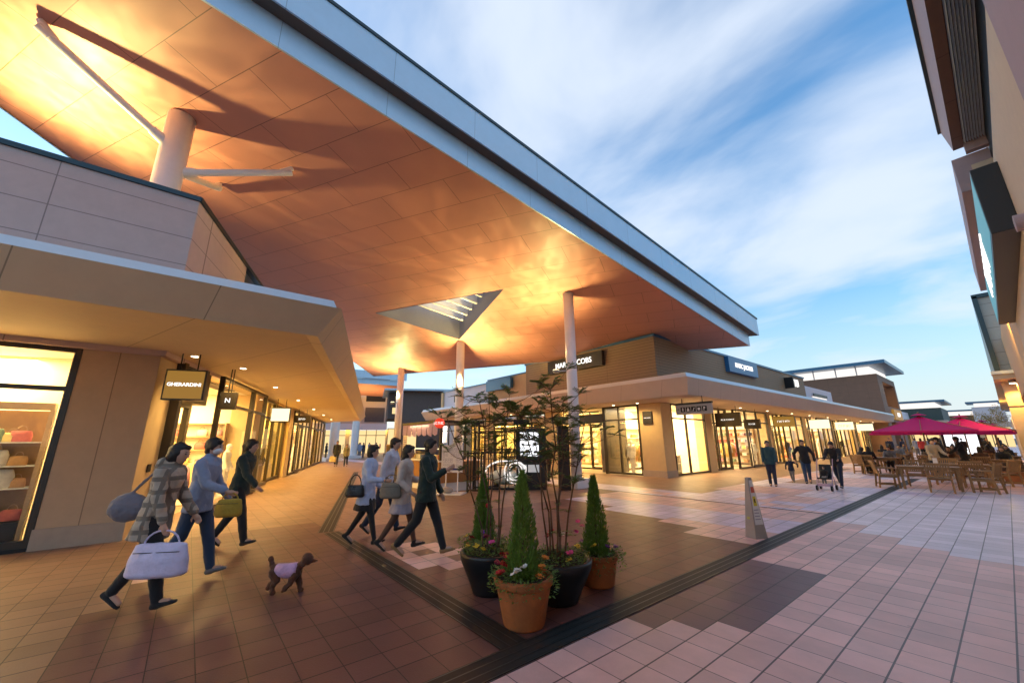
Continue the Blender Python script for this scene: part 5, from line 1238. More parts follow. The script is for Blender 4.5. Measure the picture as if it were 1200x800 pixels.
t = thing('table_menu', (-1.9, 21.9, .75), 'white folded menu card standing on the second wooden table', 'menu card'); m_ = MB(); m_.poly([(-.06, -.04, 0), (.06, -.04, 0), (.06, 0, .2), (-.06, 0, .2), (.06, .04, 0), (-.06, .04, 0)], [(0, 1, 2, 3), (3, 2, 4, 5)]); m_.build('card', 'paper', t)

def umbrella():
    t = thing('cafe_umbrella', (0, 0, 0), 'x', 'umbrella', 'magenta umbrellas over the cafe terrace'); hw = 1.62; ze = 2.0; za = 2.68
    m_ = MB(); m_.cyl((0, 0, .1), (0, 0, 2.75), .028, .028, 12); m_.build('pole', 'teak', t)
    m_ = MB(); m_.box(-.3, .3, -.3, .3, 0, .09); m_.build('base', 'black_metal', t, bevel=.01)
    m_ = MB(); c = [(-hw, -hw), (hw, -hw), (hw, hw), (-hw, hw)]; N_ = 8; vs = []
    for i in range(4):
        a, b = Vector(c[i]), Vector(c[(i + 1) % 4])
        for k in range(N_):
            for q in range(N_):
                def pt(kk, qq):
                    f = qq / N_; e = a.lerp(b, kk / N_); z = za + (ze - za) * f - .05 * math.sin(math.pi * f) - .06 * f * math.sin(math.pi * kk / N_) * .6; return (e.x * f, e.y * f, z + (.02 * f * math.sin(math.pi * kk / N_)))
                m_.face([pt(k, q), pt(k + 1, q), pt(k + 1, q + 1), pt(k, q + 1)])
            e0 = a.lerp(b, k / N_); e1 = a.lerp(b, (k + 1) / N_); s0 = -.04 * math.sin(math.pi * k / N_) * .4; s1 = -.04 * math.sin(math.pi * (k + 1) / N_) * .4
            m_.face([(e0.x, e0.y, ze + s0), (e1.x, e1.y, ze + s1), (e1.x * 1.003, e1.y * 1.003, ze + s1 - .09), (e0.x * 1.003, e0.y * 1.003, ze + s0 - .09)])
    cp = m_.build('canopy', 'magenta', t, smooth=True)
    m_ = MB(); m_.lathe([(.01, 2.79), (.2, 2.73), (.28, 2.69)], n=16); m_.build('vent_cap', 'magenta', t, smooth=True)
    m_ = MB(); m_.lathe([(.001, 2.86), (.03, 2.84), (.03, 2.8), (.001, 2.78)], n=10); m_.build('finial', 'teak', t)
    for i in range(8):
        a = math.tau * i / 8 + math.pi / 4; L = hw * (1.414 if i % 2 == 0 else 1.0)
        m_ = MB(); m_.bar((0, 0, 2.62), (math.cos(a) * L, math.sin(a) * L, ze - .02 + (.02 if i % 2 else 0)), .02, .025); m_.build('rib', 'teak', t)
        m_ = MB(); m_.bar((0, 0, 2.0), (math.cos(a) * L * .5, math.sin(a) * L * .5, 2.28), .016, .02); m_.build('strut', 'teak', t)
    m_ = MB(); m_.cyl((0, 0, 1.95), (0, 0, 2.05), .05, .05, 12); m_.build('hub', 'teak', t)
    return t
um = umbrella(); um.location = (-2.42, 26.2, 0); um.rotation_euler = (0, 0, R(4)); um['label'] = 'nearest magenta umbrella, left and largest'
for (x, y, a, l_) in ((-1.35, 30.4, -3, 'magenta umbrella just right of and behind the nearest one'), (-4.4, 37.5, 5, 'magenta umbrella half hidden behind the nearest one, at the left'), (-.9, 40.5, 0, 'magenta umbrella in the middle distance at the right'), (-2.6, 44.5, 8, 'low looking far magenta umbrella in the middle'), (-.6, 52, 3, 'farthest magenta umbrella near the yellow pier')):
    dup(um, (x, y, 0), R(a), l_)
# low planter and leafy tree at the right
t = thing('planter_box', (.0, 24.4, 0), 'terracotta box planter with low plants at the right edge of the terrace', 'planter')
m_ = MB(); m_.hexa([(-.38, -.25, 0), (.45, -.25, 0), (.45, .25, 0), (-.38, .25, 0), (-.44, -.3, .42), (.5, -.3, .42), (.5, .3, .42), (-.44, .3, .42)]); m_.build('box', 'terracotta', t, bevel=.01)
rr = random.Random(8); m_ = MB()
for k in range(700): a = rr.uniform(0, 6.28); p = (rr.uniform(-.4, .45), rr.uniform(-.26, .26), .42 + rr.uniform(-.02, .3)); leafq(m_, p, (math.cos(a), math.sin(a), rr.uniform(0, 1.5)), (0, 0, 1), rr.uniform(.06, .14), .025)
tag(m_.build('low_plant', 'leaf_red'), 'reddish low plant growing in the terracotta box at the right edge', 'plant')
bpy.data.objects['low_plant'].location = (.0, 24.4, 0)
t = thing('street_tree', (-.75, 57, 0), 'yellow-lit young street tree beyond the umbrellas near the right pier', 'tree')
m_ = MB(); m_.tube([(0, 0, 0), (.03, 0, 1.5), (0, .05, 3.2)], [.07, .055, .03], 8); m_.build('trunk', 'bark', t)
m_ = MB()
cl = [(rr.uniform(-1.0, .9), rr.uniform(-1, 1), rr.uniform(2.7, 4.3), rr.uniform(.35, .6)) for _ in range(16)]
for k in range(2600):
    c = cl[rr.randrange(16)]; v = Vector((rr.gauss(0, 1), rr.gauss(0, 1), rr.gauss(0, 1))).normalized() * c[3] * rr.random() ** .4
    leafq(m_, Vector(c[:3]) + v, (rr.uniform(-1, 1), rr.uniform(-1, 1), rr.uniform(-1, .5)), (0, 0, 1), .12, .06)
m_.build('crown', mat('yellow_lit_leaf', (.35, .26, .03), .6, var=.3), t)  # yellow light falling on the foliage is put into the leaf colour
# ------------------------------------------------------------------ people
CM = {}
def cloth(n, c, rough=.85, var=.14):
    if n not in CM: CM[n] = mat('cloth_' + n, c, rough, var=var, vscale=9, bump=.35, bscale=28, sheen=.15)
    return CM[n]
SK = MT['skin']; HR = MT['hair']
SK.node_tree.nodes['Principled BSDF'].inputs['Subsurface Weight'].default_value = .12
SK.node_tree.nodes['Principled BSDF'].inputs['Subsurface Radius'].default_value = (.02, .008, .004)
SC2 = bpy.data.scenes.new('workbench')
def fuse(mb, name, m, parent, vox, wrinkle=0., smooth=4):
    """weld overlapping closed shapes into one continuous skin"""
    me = mb.mesh('tmp', m); o = bpy.data.objects.new('tmp', me); SC2.collection.objects.link(o)
    r = o.modifiers.new('r', 'REMESH'); r.mode = 'VOXEL'; r.voxel_size = vox; r.use_smooth_shade = True
    s = o.modifiers.new('s', 'SMOOTH'); s.iterations = smooth; s.factor = .5
    if wrinkle:
        tx = bpy.data.textures.get('folds') or bpy.data.textures.new('folds', 'CLOUDS'); tx.noise_scale = .09; tx.noise_depth = 3
        d = o.modifiers.new('d', 'DISPLACE'); d.texture = tx; d.strength = wrinkle; d.mid_level = .5
    with bpy.context.temp_override(scene=SC2, view_layer=SC2.view_layers[0]):
        dg = bpy.context.evaluated_depsgraph_get(); dg.update()
        me2 = bpy.data.meshes.new_from_object(o.evaluated_get(dg)); me2.name = name
    bpy.data.objects.remove(o); bpy.data.meshes.remove(me)
    me2.materials.clear(); me2.materials.append(m)
    for p in me2.polygons: p.use_smooth = True
    q = bpy.data.objects.new(name, me2); COL.objects.link(q); q.parent = parent; return q

def person(loc, head_deg, label, h=1.7, gait='walk', phase=1, lean=4, arms=((20, 15), (-20, 20)), top='coat', topc='black', legc='black', shoec='black', hair='short', hem=.0, lod=0, mask=False, stride=.62, group=None, female=False, hood=False, seat_z=.45, skirt=None, hairc=None, turn=0, armside=(8, 8)):
    """local frame: x forward, y left. gait walk/stand/sit. arms: (shoulder fwd deg, elbow bend deg) for left, right"""
    t = thing('person', (loc[0], loc[1], 0 if len(loc) < 3 else loc[2]), label, 'person', group, rz=R(head_deg))
    k = h / 1.7; S = lambda v: Vector(v) * k
    vox = (.011, .016, .024)[lod]
    cm = lambda c: cloth(*c) if isinstance(c, tuple) else cloth(c, COLR[c])
    # legs
    if gait == 'walk': th = ((27 * stride, 4), (-20 * stride, 34 * stride)) if phase > 0 else ((-20 * stride, 34 * stride), (27 * stride, 4))
    elif gait == 'sit': th = ((84, 86), (80, 84))
    else: th = ((3, 2), (-3, 3))
    legs = []; LT, LS = .43, .42; lows = []
    for i, s in enumerate((1, -1)):
        a, b = R(th[i][0]), R(th[i][0] - th[i][1])
        hp = Vector((0, s * (.085 if not female else .08), 0)); kn = hp + Vector((math.sin(a), 0, -math.cos(a))) * LT; an = kn + Vector((math.sin(b), 0, -math.cos(b))) * LS
        back = b < R(-15) and gait == 'walk'
        ft = Vector((math.cos(R(-38)), 0, math.sin(R(-38)))) if back else Vector((1, 0, 0)) if gait != 'walk' else Vector((math.cos(R(14)), 0, math.sin(R(14))))
        low = min(an.z - .075, an.z - .075 + (ft.z * .2 if back else 0))
        lows.append(low); legs.append([hp, kn, an, ft])
    pz = -min(lows)
    if gait == 'sit': pz = seat_z / k + .10
    for L in legs:
        for i in range(3): L[i] = L[i] + Vector((0, 0, pz))
    pel = Vector((0, 0, pz)); ln = R(lean); up = Vector((math.sin(ln), 0, math.cos(ln))); fw = Vector((math.cos(ln), 0, -math.sin(ln))); Yv = Vector((0, 1, 0))
    T = lambda f, z: pel + fw * f + up * z
    sw = .175 if not female else .155
    neck = T(.0, .52); hd = T(.025, .655)
    # arms
    A = []
    for i, s in enumerate((1, -1)):
        a = R(arms[i][0]) ; e = R(arms[i][0] + arms[i][1]); ab = R(armside[i])
        sh = T(0, .455) + Yv * s * sw
        el = sh + Vector((math.sin(a) * math.cos(ab), s * math.sin(ab), -math.cos(a) * math.cos(ab))) * .285
        wr = el + Vector((math.sin(e), s * .02, -math.cos(e))) * .245
        A.append((sh, el, wr, (wr - el).normalized()))
    def cap(mb, a, b, r0, r1): mb.cyl(S(a), S(b), r0 * k, r1 * k, 12); mb.ell(S(a), (r0 * k,) * 3, 10, 8); mb.ell(S(b), (r1 * k,) * 3, 10, 8)
    def torso(mb, g, z0=-.06, z1=.49, hips=.155):
        wst = .125 if not female else .112
        prof = [(-.10, hips * .80, .095), (0, hips, .108), (.12, (hips + wst) / 2, .10), (.22, wst, .092), (.34, .148 if not female else .135, .108), (.43, sw * .98, .10), (.485, sw * .72, .075), (.52, .065, .058)]
        mb.loft([(S(T(0, z)), (rx + g) * k, (ry + g) * k, Yv, fw) for z, rx, ry in prof if z0 - .05 <= z <= z1 + .04], 18)
    # ---- body: one continuous mesh
    b = MB(); torso(b, -.012)
    for (hp, kn, an, ft) in legs: cap(b, hp, kn, .078, .052); cap(b, kn, an, .05, .034); cap(b, an + Vector((0, 0, -.03)), an + ft * .12 + Vector((0, 0, -.045)), .034, .026)
    for i, (sh, el, wr, dr) in enumerate(A):
        cap(b, sh, el, .046, .038); cap(b, el, wr, .036, .024)
    cap(b, neck - up * .03, hd - up * .06, .052, .048)
    rot = Matrix.Rotation(ln * .6, 3, 'Y')
    b.ell(S(hd), (.094 * k, .074 * k, .112 * k), 18, 14, rot); b.ell(S(hd + fw * .028 - up * .062), (.058 * k, .05 * k, .052 * k), 12, 10)
    b.ell(S(hd + fw * .098 - up * .02), (.016 * k, .012 * k, .022 * k), 8, 6)
    for s in (-1, 1): b.ell(S(hd + Yv * s * .076 - up * .012 - fw * .005), (.016 * k, .01 * k, .028 * k), 8, 6)
    for i, (sh, el, wr, dr) in enumerate(A):
        s = (1, -1)[i]; side = Vector((dr.z, 0, -dr.x)).normalized()
        pal = wr + dr * .05; cap(b, wr, wr + dr * .075, .022, .026)
        if lod < 2:
            for q in range(4):
                o_ = side * (-.027 + q * .018); l_ = (.062, .072, .068, .052)[q]; inw = Yv * (-s) * .012
                p1 = wr + dr * .085 + o_; p2 = p1 + dr * l_ * .5 + inw * .6; p3 = p2 + dr * l_ * .42 + inw * 1.8
                cap(b, p1 - dr * .02, p2, .0088, .0084); cap(b, p2, p3, .0082, .0072)
            tb_ = wr + dr * .03 + side * .026; cap(b, tb_, tb_ + side * .03 + dr * .025 + Yv * -s * .01, .011, .0095); cap(b, tb_ + side * .03 + dr * .025 + Yv * -s * .01, tb_ + side * .034 + dr * .052 + Yv * -s * .014, .0092, .008)
    fuse(b, 'body', SK, t, min(vox, .0085 if lod == 0 else .013) * (1 if lod < 2 else 1.6), 0, 3)
    # ---- trousers / skirt
    if True:
        b = MB(); tight = skirt is not None
        g = .012 if tight else .024
        b.loft([(S(T(0, z)), rx * k, ry * k, Yv, fw) for z, rx, ry in ((-.14, .10, .085), (-.08, .155, .115), (0, .165, .122), (.10, .148, .112), (.14, .13, .10))], 16)
        for (hp, kn, an, ft) in legs: cap(b, hp, kn, .078 + g, .052 + g); cap(b, kn, an + Vector((0, 0, -.005)), .05 + g, .036 + g * (.8 if not tight else .4))
        fuse(b, 'tights' if tight else 'trousers', cm(legc), t, vox * 1.25, .014 if not tight else 0)
    if skirt:
        b = MB(); b.loft([(S(T(.0, z)), rx * k, ry * k, Yv, fw) for z, rx, ry in ((-.36, .215, .20), (-.2, .19, .17), (-.02, .165, .128), (.1, .14, .11))], 18); fuse(b, 'skirt', cm(skirt), t, vox * 1.3, .022)
    # ---- top
    b = MB(); torso(b, .028 if top != 'shirt' else .014, z0=-.1, hips=.162)
    if hem > 0: b.loft([(S(T(.0, -.10 - hem)), (.19 + hem * .12) * k, (.155 + hem * .12) * k, Yv, fw), (S(T(.0, -.04)), .192 * k, .142 * k, Yv, fw), (S(T(0, .15)), .165 * k, .13 * k, Yv, fw)], 18)
    g = .02 if top != 'shirt' else .012
    for (sh, el, wr, dr) in A: cap(b, sh, el, .05 + g, .041 + g); cap(b, el, wr - dr * .015, .039 + g, .029 + g)
    cap(b, neck - up * .05, neck + up * .015, .078, .066 if not hood else .085)
    if hood: b.ell(S(neck - fw * .085 - up * .0), (.075 * k, .12 * k, .085 * k), 12, 8)
    fuse(b, {'coat': 'coat', 'shirt': 'shirt', 'jacket': 'jacket'}[top], cm(topc), t, vox * 1.15, .036, 3)
    # ---- shoes
    for (hp, kn, an, ft) in legs:
        b = MB(); upv = Vector((-ft.z, 0, ft.x)); c0 = an - upv * .052
        b.ell(S(c0 - ft * .018), (.052 * k, .042 * k, .042 * k), 10, 8); b.loft([(S(c0 - ft * .06 - upv * .004), .034 * k, .024 * k, Yv, upv), (S(c0 - ft * .05 - upv * .004), .042 * k, .034 * k, Yv, upv), (S(c0 + ft * .05 - upv * .006), .044 * k, .032 * k, Yv, upv), (S(c0 + ft * .14 - upv * .014), .046 * k, .022 * k, Yv, upv), (S(c0 + ft * .185 - upv * .018), .026 * k, .014 * k, Yv, upv)], 12)
        cap(b, c0, an + upv * .02, .044, .042); fuse(b, 'shoe', cm(shoec), t, vox, 0)
    # ---- hair and face
    b = MB(); hr = cm(hairc) if hairc else HR
    b.ell(S(hd - fw * .020 + up * .024), (.100 * k, .086 * k, .106 * k), 16, 12, rot); b.ell(S(hd + fw * .05 + up * .074), (.04 * k, .062 * k, .03 * k), 12, 8); b.ell(S(hd - fw * .045 - up * .035), (.062 * k, .076 * k, .075 * k), 12, 8); [b.ell(S(hd - fw * .005 + Yv * s_ * .076 + up * .01), (.03 * k, .014 * k, .045 * k), 8, 6) for s_ in (-1, 1)]
    if hair == 'bob': b.ell(S(hd - fw * .035 - up * .03), (.082 * k, .094 * k, .112 * k), 14, 10)
    if hair == 'long': b.ell(S(hd - fw * .035 - up * .03), (.082 * k, .094 * k, .112 * k), 14, 10); b.loft([(S(hd - fw * .05 - up * .02), .082 * k, .05 * k, Yv, fw), (S(hd - fw * .085 - up * .2), .095 * k, .042 * k, Yv, fw), (S(hd - fw * .12 - up * .36), .07 * k, .03 * k, Yv, fw), (S(hd - fw * .12 - up * .42), .02 * k, .015 * k, Yv, fw)], 12)
    if hair == 'tail': b.ell(S(hd - fw * .11 - up * .02), (.05 * k, .04 * k, .08 * k), 10, 8)
    fuse(b, 'hair', hr, t, vox * .9, .03, 1)
    if lod < 2:
        for s in (-1, 1):
            m_ = MB(); m_.ell(S(hd + fw * .083 + Yv * s * .03 + up * .006), (.007 * k, .013 * k, .007 * k), 8, 6); m_.build('eye', HR, t, smooth=True)
            m_ = MB(); m_.ell(S(hd + fw * .084 + Yv * s * .031 + up * .027), (.006 * k, .017 * k, .0035 * k), 8, 6); m_.build('eyebrow', HR, t, smooth=True)
        if not mask: m_ = MB(); m_.ell(S(hd + fw * .083 - up * .064), (.007 * k, .02 * k, .006 * k), 8, 6); m_.build('mouth', LIP, t, smooth=True)
    if mask: m_ = MB(); m_.ell(S(hd + fw * .042 - up * .045), (.068 * k, .066 * k, .05 * k), 14, 10); m_.build('face_mask', MT['paper'], t, smooth=True)
    rzm = Matrix.Rotation(R(head_deg), 3, 'Z'); o3_ = Vector(t.location)
    return t, [o3_ + rzm @ S(a[2] + a[3] * .08) for a in A], (o3_ + rzm @ S(T(0, .45)), o3_ + rzm @ S(pel))
LIP = mat('lips', (.35, .12, .09), .5)
COLR = dict(black=(.014, .014, .016), navy=(.018, .028, .06), jeans=(.03, .06, .12), khaki=(.16, .14, .08), plaid=(.42, .34, .26), greyblue=(.25, .30, .42), green=(.02, .035, .028), paleblue=(.44, .52, .72), cream=(.58, .47, .40), lilacgrey=(.40, .36, .42), white=(.62, .64, .75), darkgreen=(.012, .028, .022), tan=(.28, .16, .07), brown=(.09, .045, .03), teal=(.02, .07, .09), grey=(.15, .15, .16), red=(.4, .03, .03), beige=(.4, .32, .22), pink=(.5, .25, .28))
def bag(name, c, w, d, h, mt, label, cat, rz, strap=.18, soft=.0):
    """soft bag with a handle loop; c = top centre where the hand holds"""
    t = thing(name, (c[0], c[1], c[2] - strap - h), label, cat, rz=R(rz)); b = MB()
    b.loft([((0, 0, 0), w * .42, d * .36, (1, 0, 0), (0, 1, 0)), ((0, 0, .03), w * .5, d * .5, (1, 0, 0), (0, 1, 0)), ((0, 0, h * .55), w * .48, d * .44, (1, 0, 0), (0, 1, 0)), ((0, 0, h * .95), w * .42, d * .2, (1, 0, 0), (0, 1, 0)), ((0, 0, h), w * .40, d * .1, (1, 0, 0), (0, 1, 0))], 20)
    fuse(b, 'body', mt, t, .014, .012, 8)
    m_ = MB(); m_.tube([(math.cos(a) * w * .28, 0, h * .93 + math.sin(a) * (strap + h * .06)) for a in [math.pi * q / 10 for q in range(11)]], .009, 8); m_.build('handle', mt, t, smooth=True)
    for y in (-1, 1): m_ = MB(); m_.box(-w * .36, w * .36, y * (d * .30) - .004, y * (d * .30) + .004, h * .74, h * .76); m_.build('seam', MT['bronze'], t)
    return t

pm_ = cloth('plaid', COLR['plaid'])
joints(pm_, [((0, 0, 1), .13, .02, .045), ((.5, .86, 0), .12, 0, .03)], dark=.45)
RIGHT = 51.1    # heading of people walking towards the right
G1 = None
# the three at the left, walking past the pilaster
t, hA, c = person((-5.98, -.16), 60, 'person in beige plaid coat carrying a big pale shopping bag, nearest walker on the left', 1.66, 'walk', -1, 8, ((12, 25), (10, 12)), 'coat', 'plaid', 'black', 'black', 'bob', .14, 0, female=True, hood=True)
bag('shopping_bag', (hA[1][0], hA[1][1], hA[1][2]), .58, .20, .32, cloth('palebag', (.62, .55, .74), .5), 'big pale lilac shopping bag hanging from the hand of the nearest walker', 'shopping bag', 60, .12)
b_ = MB(); b_.ell((0, 0, 0), (.19, .09, .15), 14, 10); b_.cyl((-.02, -.02, .1), (.16, .07, .38), .016, .016, 8)
gb = thing('shoulder_bag', (c[0][0] - .20, c[0][1] - .30, 1.02), 'grey shoulder bag swinging behind the person in the plaid coat', 'shoulder bag', rz=R(60)); o = fuse(b_, 'body', cloth('greybag', (.16, .15, .18)), gb, .012, .03)
t, hA, c = person((-6.85, .22), 62, 'person in a white face mask and grey blue jacket at the left', 1.72, 'walk', 1, 4, ((12, 25), (25, 45)), 'jacket', 'greyblue', 'jeans', 'grey', 'short', .04, 0, mask=True)
bag('handbag', (hA[1][0], hA[1][1], hA[1][2] - .0), .33, .15, .22, cloth('mustard', (.42, .28, .03)), 'mustard yellow handbag held by the masked walker', 'handbag', 62, .07)
person((-8.45, .80), 58, 'person in a dark green padded jacket stepping past the lit shop window', 1.72, 'walk', -1, 6, ((-15, 20), (25, 20)), 'jacket', 'green', 'black', 'black', 'tail', .02, 0, female=True)
# poodle
dg = thing('dog', (-5.62, 1.12, 0), 'small brown curly poodle in a lilac vest trotting across the paving', 'dog', rz=R(52))
b = MB(); dk = .96
def dcap(a, b2, r0, r1): b.cyl(a, b2, r0, r1, 10); b.ell(a, (r0,) * 3, 10, 8); b.ell(b2, (r1,) * 3, 10, 8)
b.loft([((-.17, 0, .245), .055, .06, (0, 1, 0), (0, 0, 1)), ((-.10, 0, .245), .065, .062, (0, 1, 0), (0, 0, 1)), ((0, 0, .235), .068, .068, (0, 1, 0), (0, 0, 1)), ((.10, 0, .235), .075, .08, (0, 1, 0), (0, 0, 1)), ((.16, 0, .26), .055, .06, (0, 1, 0), (0, 0, 1))], 14)
dcap((.14, 0, .28), (.205, 0, .345), .048, .04); b.ell((.235, 0, .37), (.070, .064, .064), 14, 10); dcap((.27, 0, .352), (.325, 0, .34), .027, .019)
for s in (-1, 1): b.ell((.215, s * .058, .345), (.026, .016, .048), 8, 6)
for (s, a1, a2) in ((1, 22, 8), (-1, -22, -45)):
    p0 = Vector((.11, s * .045, .20)); p1 = p0 + Vector((math.sin(R(a1)), 0, -math.cos(R(a1)))) * .10; p2 = p1 + Vector((math.sin(R(a2)), 0, -math.cos(R(a2)))) * .09; dcap(p0, p1, .044, .036); dcap(p1, p2, .035, .030); dcap(p2, p2 + Vector((.025, 0, .004)), .028, .024)
for (s, a1, a2, a3) in ((1, -2, -52, -22), (-1, 32, -30, 4)):
    p0 = Vector((-.13, s * .042, .225)); p1 = p0 + Vector((math.sin(R(a1)), 0, -math.cos(R(a1)))) * .085; p2 = p1 + Vector((math.sin(R(a2)), 0, -math.cos(R(a2)))) * .08; p3 = p2 + Vector((math.sin(R(a3)), 0, -math.cos(R(a3)))) * .06; dcap(p0, p1, .056, .042); dcap(p1, p2, .038, .03); dcap(p2, p3, .03, .028); dcap(p3, p3 + Vector((.022, 0, .004)), .027, .022)
dcap((-.17, 0, .28), (-.205, 0, .345), .022, .024); b.ell((-.21, 0, .37), (.035, .032, .038), 10, 8)
fuse(b, 'body', cloth('poodle', (.11, .04, .018), .95), dg, .0075, .045, 1)
b = MB(); b.loft([((-.115, 0, .248), .074, .071, (0, 1, 0), (0, 0, 1)), ((0, 0, .24), .079, .079, (0, 1, 0), (0, 0, 1)), ((.10, 0, .245), .083, .085, (0, 1, 0), (0, 0, 1)), ((.14, 0, .262), .07, .072, (0, 1, 0), (0, 0, 1))], 18); b.build('vest', cloth('dogvest', (.58, .34, .52), var=.4), dg, smooth=True)
for s in (-1, 1): m_ = MB(); m_.ell((.285, s * .026, .378), (.006, .006, .006), 8, 6); m_.build('eye', HR, dg, smooth=True)
m_ = MB(); m_.ell((.346, 0, .345), (.009, .011, .008), 8, 6); m_.build('nose', HR, dg, smooth=True)
dg.scale = (.98,) * 3
# the group crossing the drain
t, hA, c = person((-7.12, 2.52), RIGHT, 'person in a pale blue coat and black tights, leftmost of the group of four', 1.60, 'walk', -1, 3, ((-10, 60), (15, 70)), 'coat', 'paleblue', 'black', 'black', 'bob', .16, 0, female=True, skirt='black')
bag('handbag', (c[1][0] + .10, c[1][1] - .24, 1.16), .34, .13, .2, cloth('blackbag', (.012, .012, .013), .3), 'glossy black handbag at the hip of the person in the pale blue coat', 'handbag', RIGHT, .16)
person((-7.75, 3.10), RIGHT - 5, 'tall person in a white shirt walking behind the pale blue coat', 1.74, 'walk', 1, 10, ((20, 20), (-15, 20)), 'shirt', 'white', 'navy', 'black', 'short', 0, 0)
person((-6.42, 2.86), RIGHT, 'long haired person in a cream coat and grey skirt in the group of four', 1.60, 'walk', 1, 4, ((10, 70), (-10, 60)), 'coat', 'cream', 'brown', 'black', 'long', .10, 0, female=True, skirt='lilacgrey')
bag('handbag', (-6.34, 2.62, 1.18), .36, .15, .24, cloth('taupe', (.20, .17, .13)), 'taupe handbag on the arm of the long haired person', 'handbag', RIGHT, .12)
person((-5.90, 3.02), RIGHT - 4, 'person in a dark green jacket and black trousers leading the group of four', 1.73, 'walk', 1, 2, ((10, 15), (22, 95)), 'jacket', 'darkgreen', 'black', 'tan', 'short', .05, 0, stride=.75)
# family on the right
toward = -72
person((-5.84, 17.2), toward, 'person with hands in the pockets of a dark teal jacket, left of the family', 1.64, 'stand', 1, 0, ((8, 25), (8, 25)), 'jacket', 'teal', 'navy', 'black', 'short', .03, 1)
person((-5.65, 18.75), toward - 10, 'small child in a dark coat holding the hand of a grown up', .95, 'walk', 1, 0, ((20, 10), (10, 10)), 'coat', 'navy', 'grey', 'khaki', 'short', .05, 1, armside=(60, 25), stride=.6)
person((-5.10, 18.6), toward, 'person in a black coat and jeans leading a small child by the hand', 1.64, 'walk', -1, 3, ((5, 10), (5, 15)), 'coat', 'black', 'jeans', 'black', 'tail', .04, 1, female=True, armside=(30, 38), stride=.7)
person((-3.95, 17.75), toward - 20, 'person in a dark coat bending over and pushing a stroller', 1.62, 'walk', 1, 22, ((35, 35), (35, 35)), 'coat', 'black', 'navy', 'grey', 'short', .04, 1, stride=.7)
st = thing('stroller', (-4.2, 17.1, 0), 'lilac framed baby stroller with a child in it, pushed by the family', 'stroller', rz=R(toward - 16))
for (x, y) in ((.33, .2), (.33, -.2), (-.25, .22), (-.25, -.22)): m_ = MB(); m_.cyl((x, y - .025, .085), (x, y + .025, .085), .085, .085, 16); m_.build('wheel', 'black_metal', st)
sm = mat('stroller_frame', (.45, .35, .5), .4)
for y in (-.22, .22):
    m_ = MB(); m_.tube([(.33, y * .9, .1), (-.05, y, .55), (-.42, y, 1.0)], .014, 8); m_.build('frame', sm, st)
    m_ = MB(); m_.tube([(-.25, y, .1), (.02, y, .50)], .013, 8); m_.build('leg_tube', sm, st)
m_ = MB(); m_.tube([(-.42, -.22, 1.0), (-.46, 0, 1.03), (-.42, .22, 1.0)], .016, 8); m_.build('handle', 'black_metal', st)
m_ = MB(); m_.hexa([(-.12, -.17, .33), (.26, -.17, .36), (.26, .17, .36), (-.12, .17, .33), (-.13, -.17, .38), (.26, -.17, .41), (.26, .17, .41), (-.13, .17, .38)]); m_.build('seat', 'black_metal', st)
m_ = MB(); m_.hexa([(-.14, -.17, .38), (-.1, -.17, .38), (-.1, .17, .38), (-.14, .17, .38), (-.30, -.17, .82), (-.26, -.17, .82), (-.26, .17, .82), (-.30, .17, .82)]); m_.build('backrest', 'black_metal', st)
m_ = MB(); m_.hexa([(.0, -.19, .14), (.3, -.19, .14), (.3, .19, .14), (.0, .19, .14), (.0, -.2, .22), (.3, -.2, .22), (.3, .2, .22), (.0, .2, .22)]); m_.build('basket', sm, st)
person((-4.2, 17.1, .12), toward - 16, 'toddler in a dark snowsuit sitting in the stroller', .78, 'sit', 1, -8, ((30, 40), (30, 40)), 'coat', 'black', 'grey', 'brown', 'short', 0, 1, seat_z=.25)

# figures in the middle distance and beyond
person((-12.9, 12.4), 100, 'long haired person in brown standing behind the nearest column by the shop door', 1.64, 'stand', 1, 0, ((10, 60), (10, 50)), 'coat', 'brown', 'black', 'black', 'long', .1, 2, female=True)
person((-12.2, 12.6), 60, 'person in black standing close beside the nearest column', 1.68, 'stand', 1, 0, ((5, 20), (5, 20)), 'coat', 'black', 'black', 'black', 'long', .1, 2, female=True)
t, hA, c = person((-30.9, 8.5), -20, 'person in dark clothes carrying a cream bag in the middle of the passage', 1.78, 'walk', 1, 0, ((10, 10), (-10, 10)), 'coat', 'black', 'black', 'black', 'short', .1, 2)
bag('shopping_bag', (hA[1][0], hA[1][1], hA[1][2]), .5, .2, .42, cloth('creambag', (.6, .45, .2)), 'cream shopping bag carried in the middle of the passage', 'shopping bag', 60, .1)
person((-30.1, 8.95), -20, 'shorter person in olive walking beside the cream bag carrier', 1.55, 'walk', -1, 0, ((10, 10), (-10, 10)), 'coat', 'khaki', 'black', 'black', 'bob', .1, 2, female=True)
protos = []
rp = random.Random(12)
far = [((-45, 11.3), 80, 'black', 'khaki', 'person in black by the left pale column at the passage end'), ((-47, 15.8), -60, 'navy', 'jeans', 'person in navy by the right pale column at the passage end'), ((-46, 15.1), -40, 'greyblue', 'grey', 'person in grey blue standing at the foot of the right pale column')]
for (p, a, tc_, lc_, lb) in far: protos.append(person(p, a, lb, 1.68, 'stand', 1, 0, ((5, 40), (5, 30)), 'coat', tc_, lc_, 'black', 'short', .08, 2)[0])
for i, (x, y, a) in enumerate(((-52, 14.2, 40), (-54, 17.3, 120), (-57, 18.6, 200), (-50, 18.4, 10), (-59, 15.9, 80), (-60, 21, 30))): dup(protos[i % 3], (x, y, 0), R(a), 'person standing before the yellow shops closing the passage', 'people before the passage end shops')
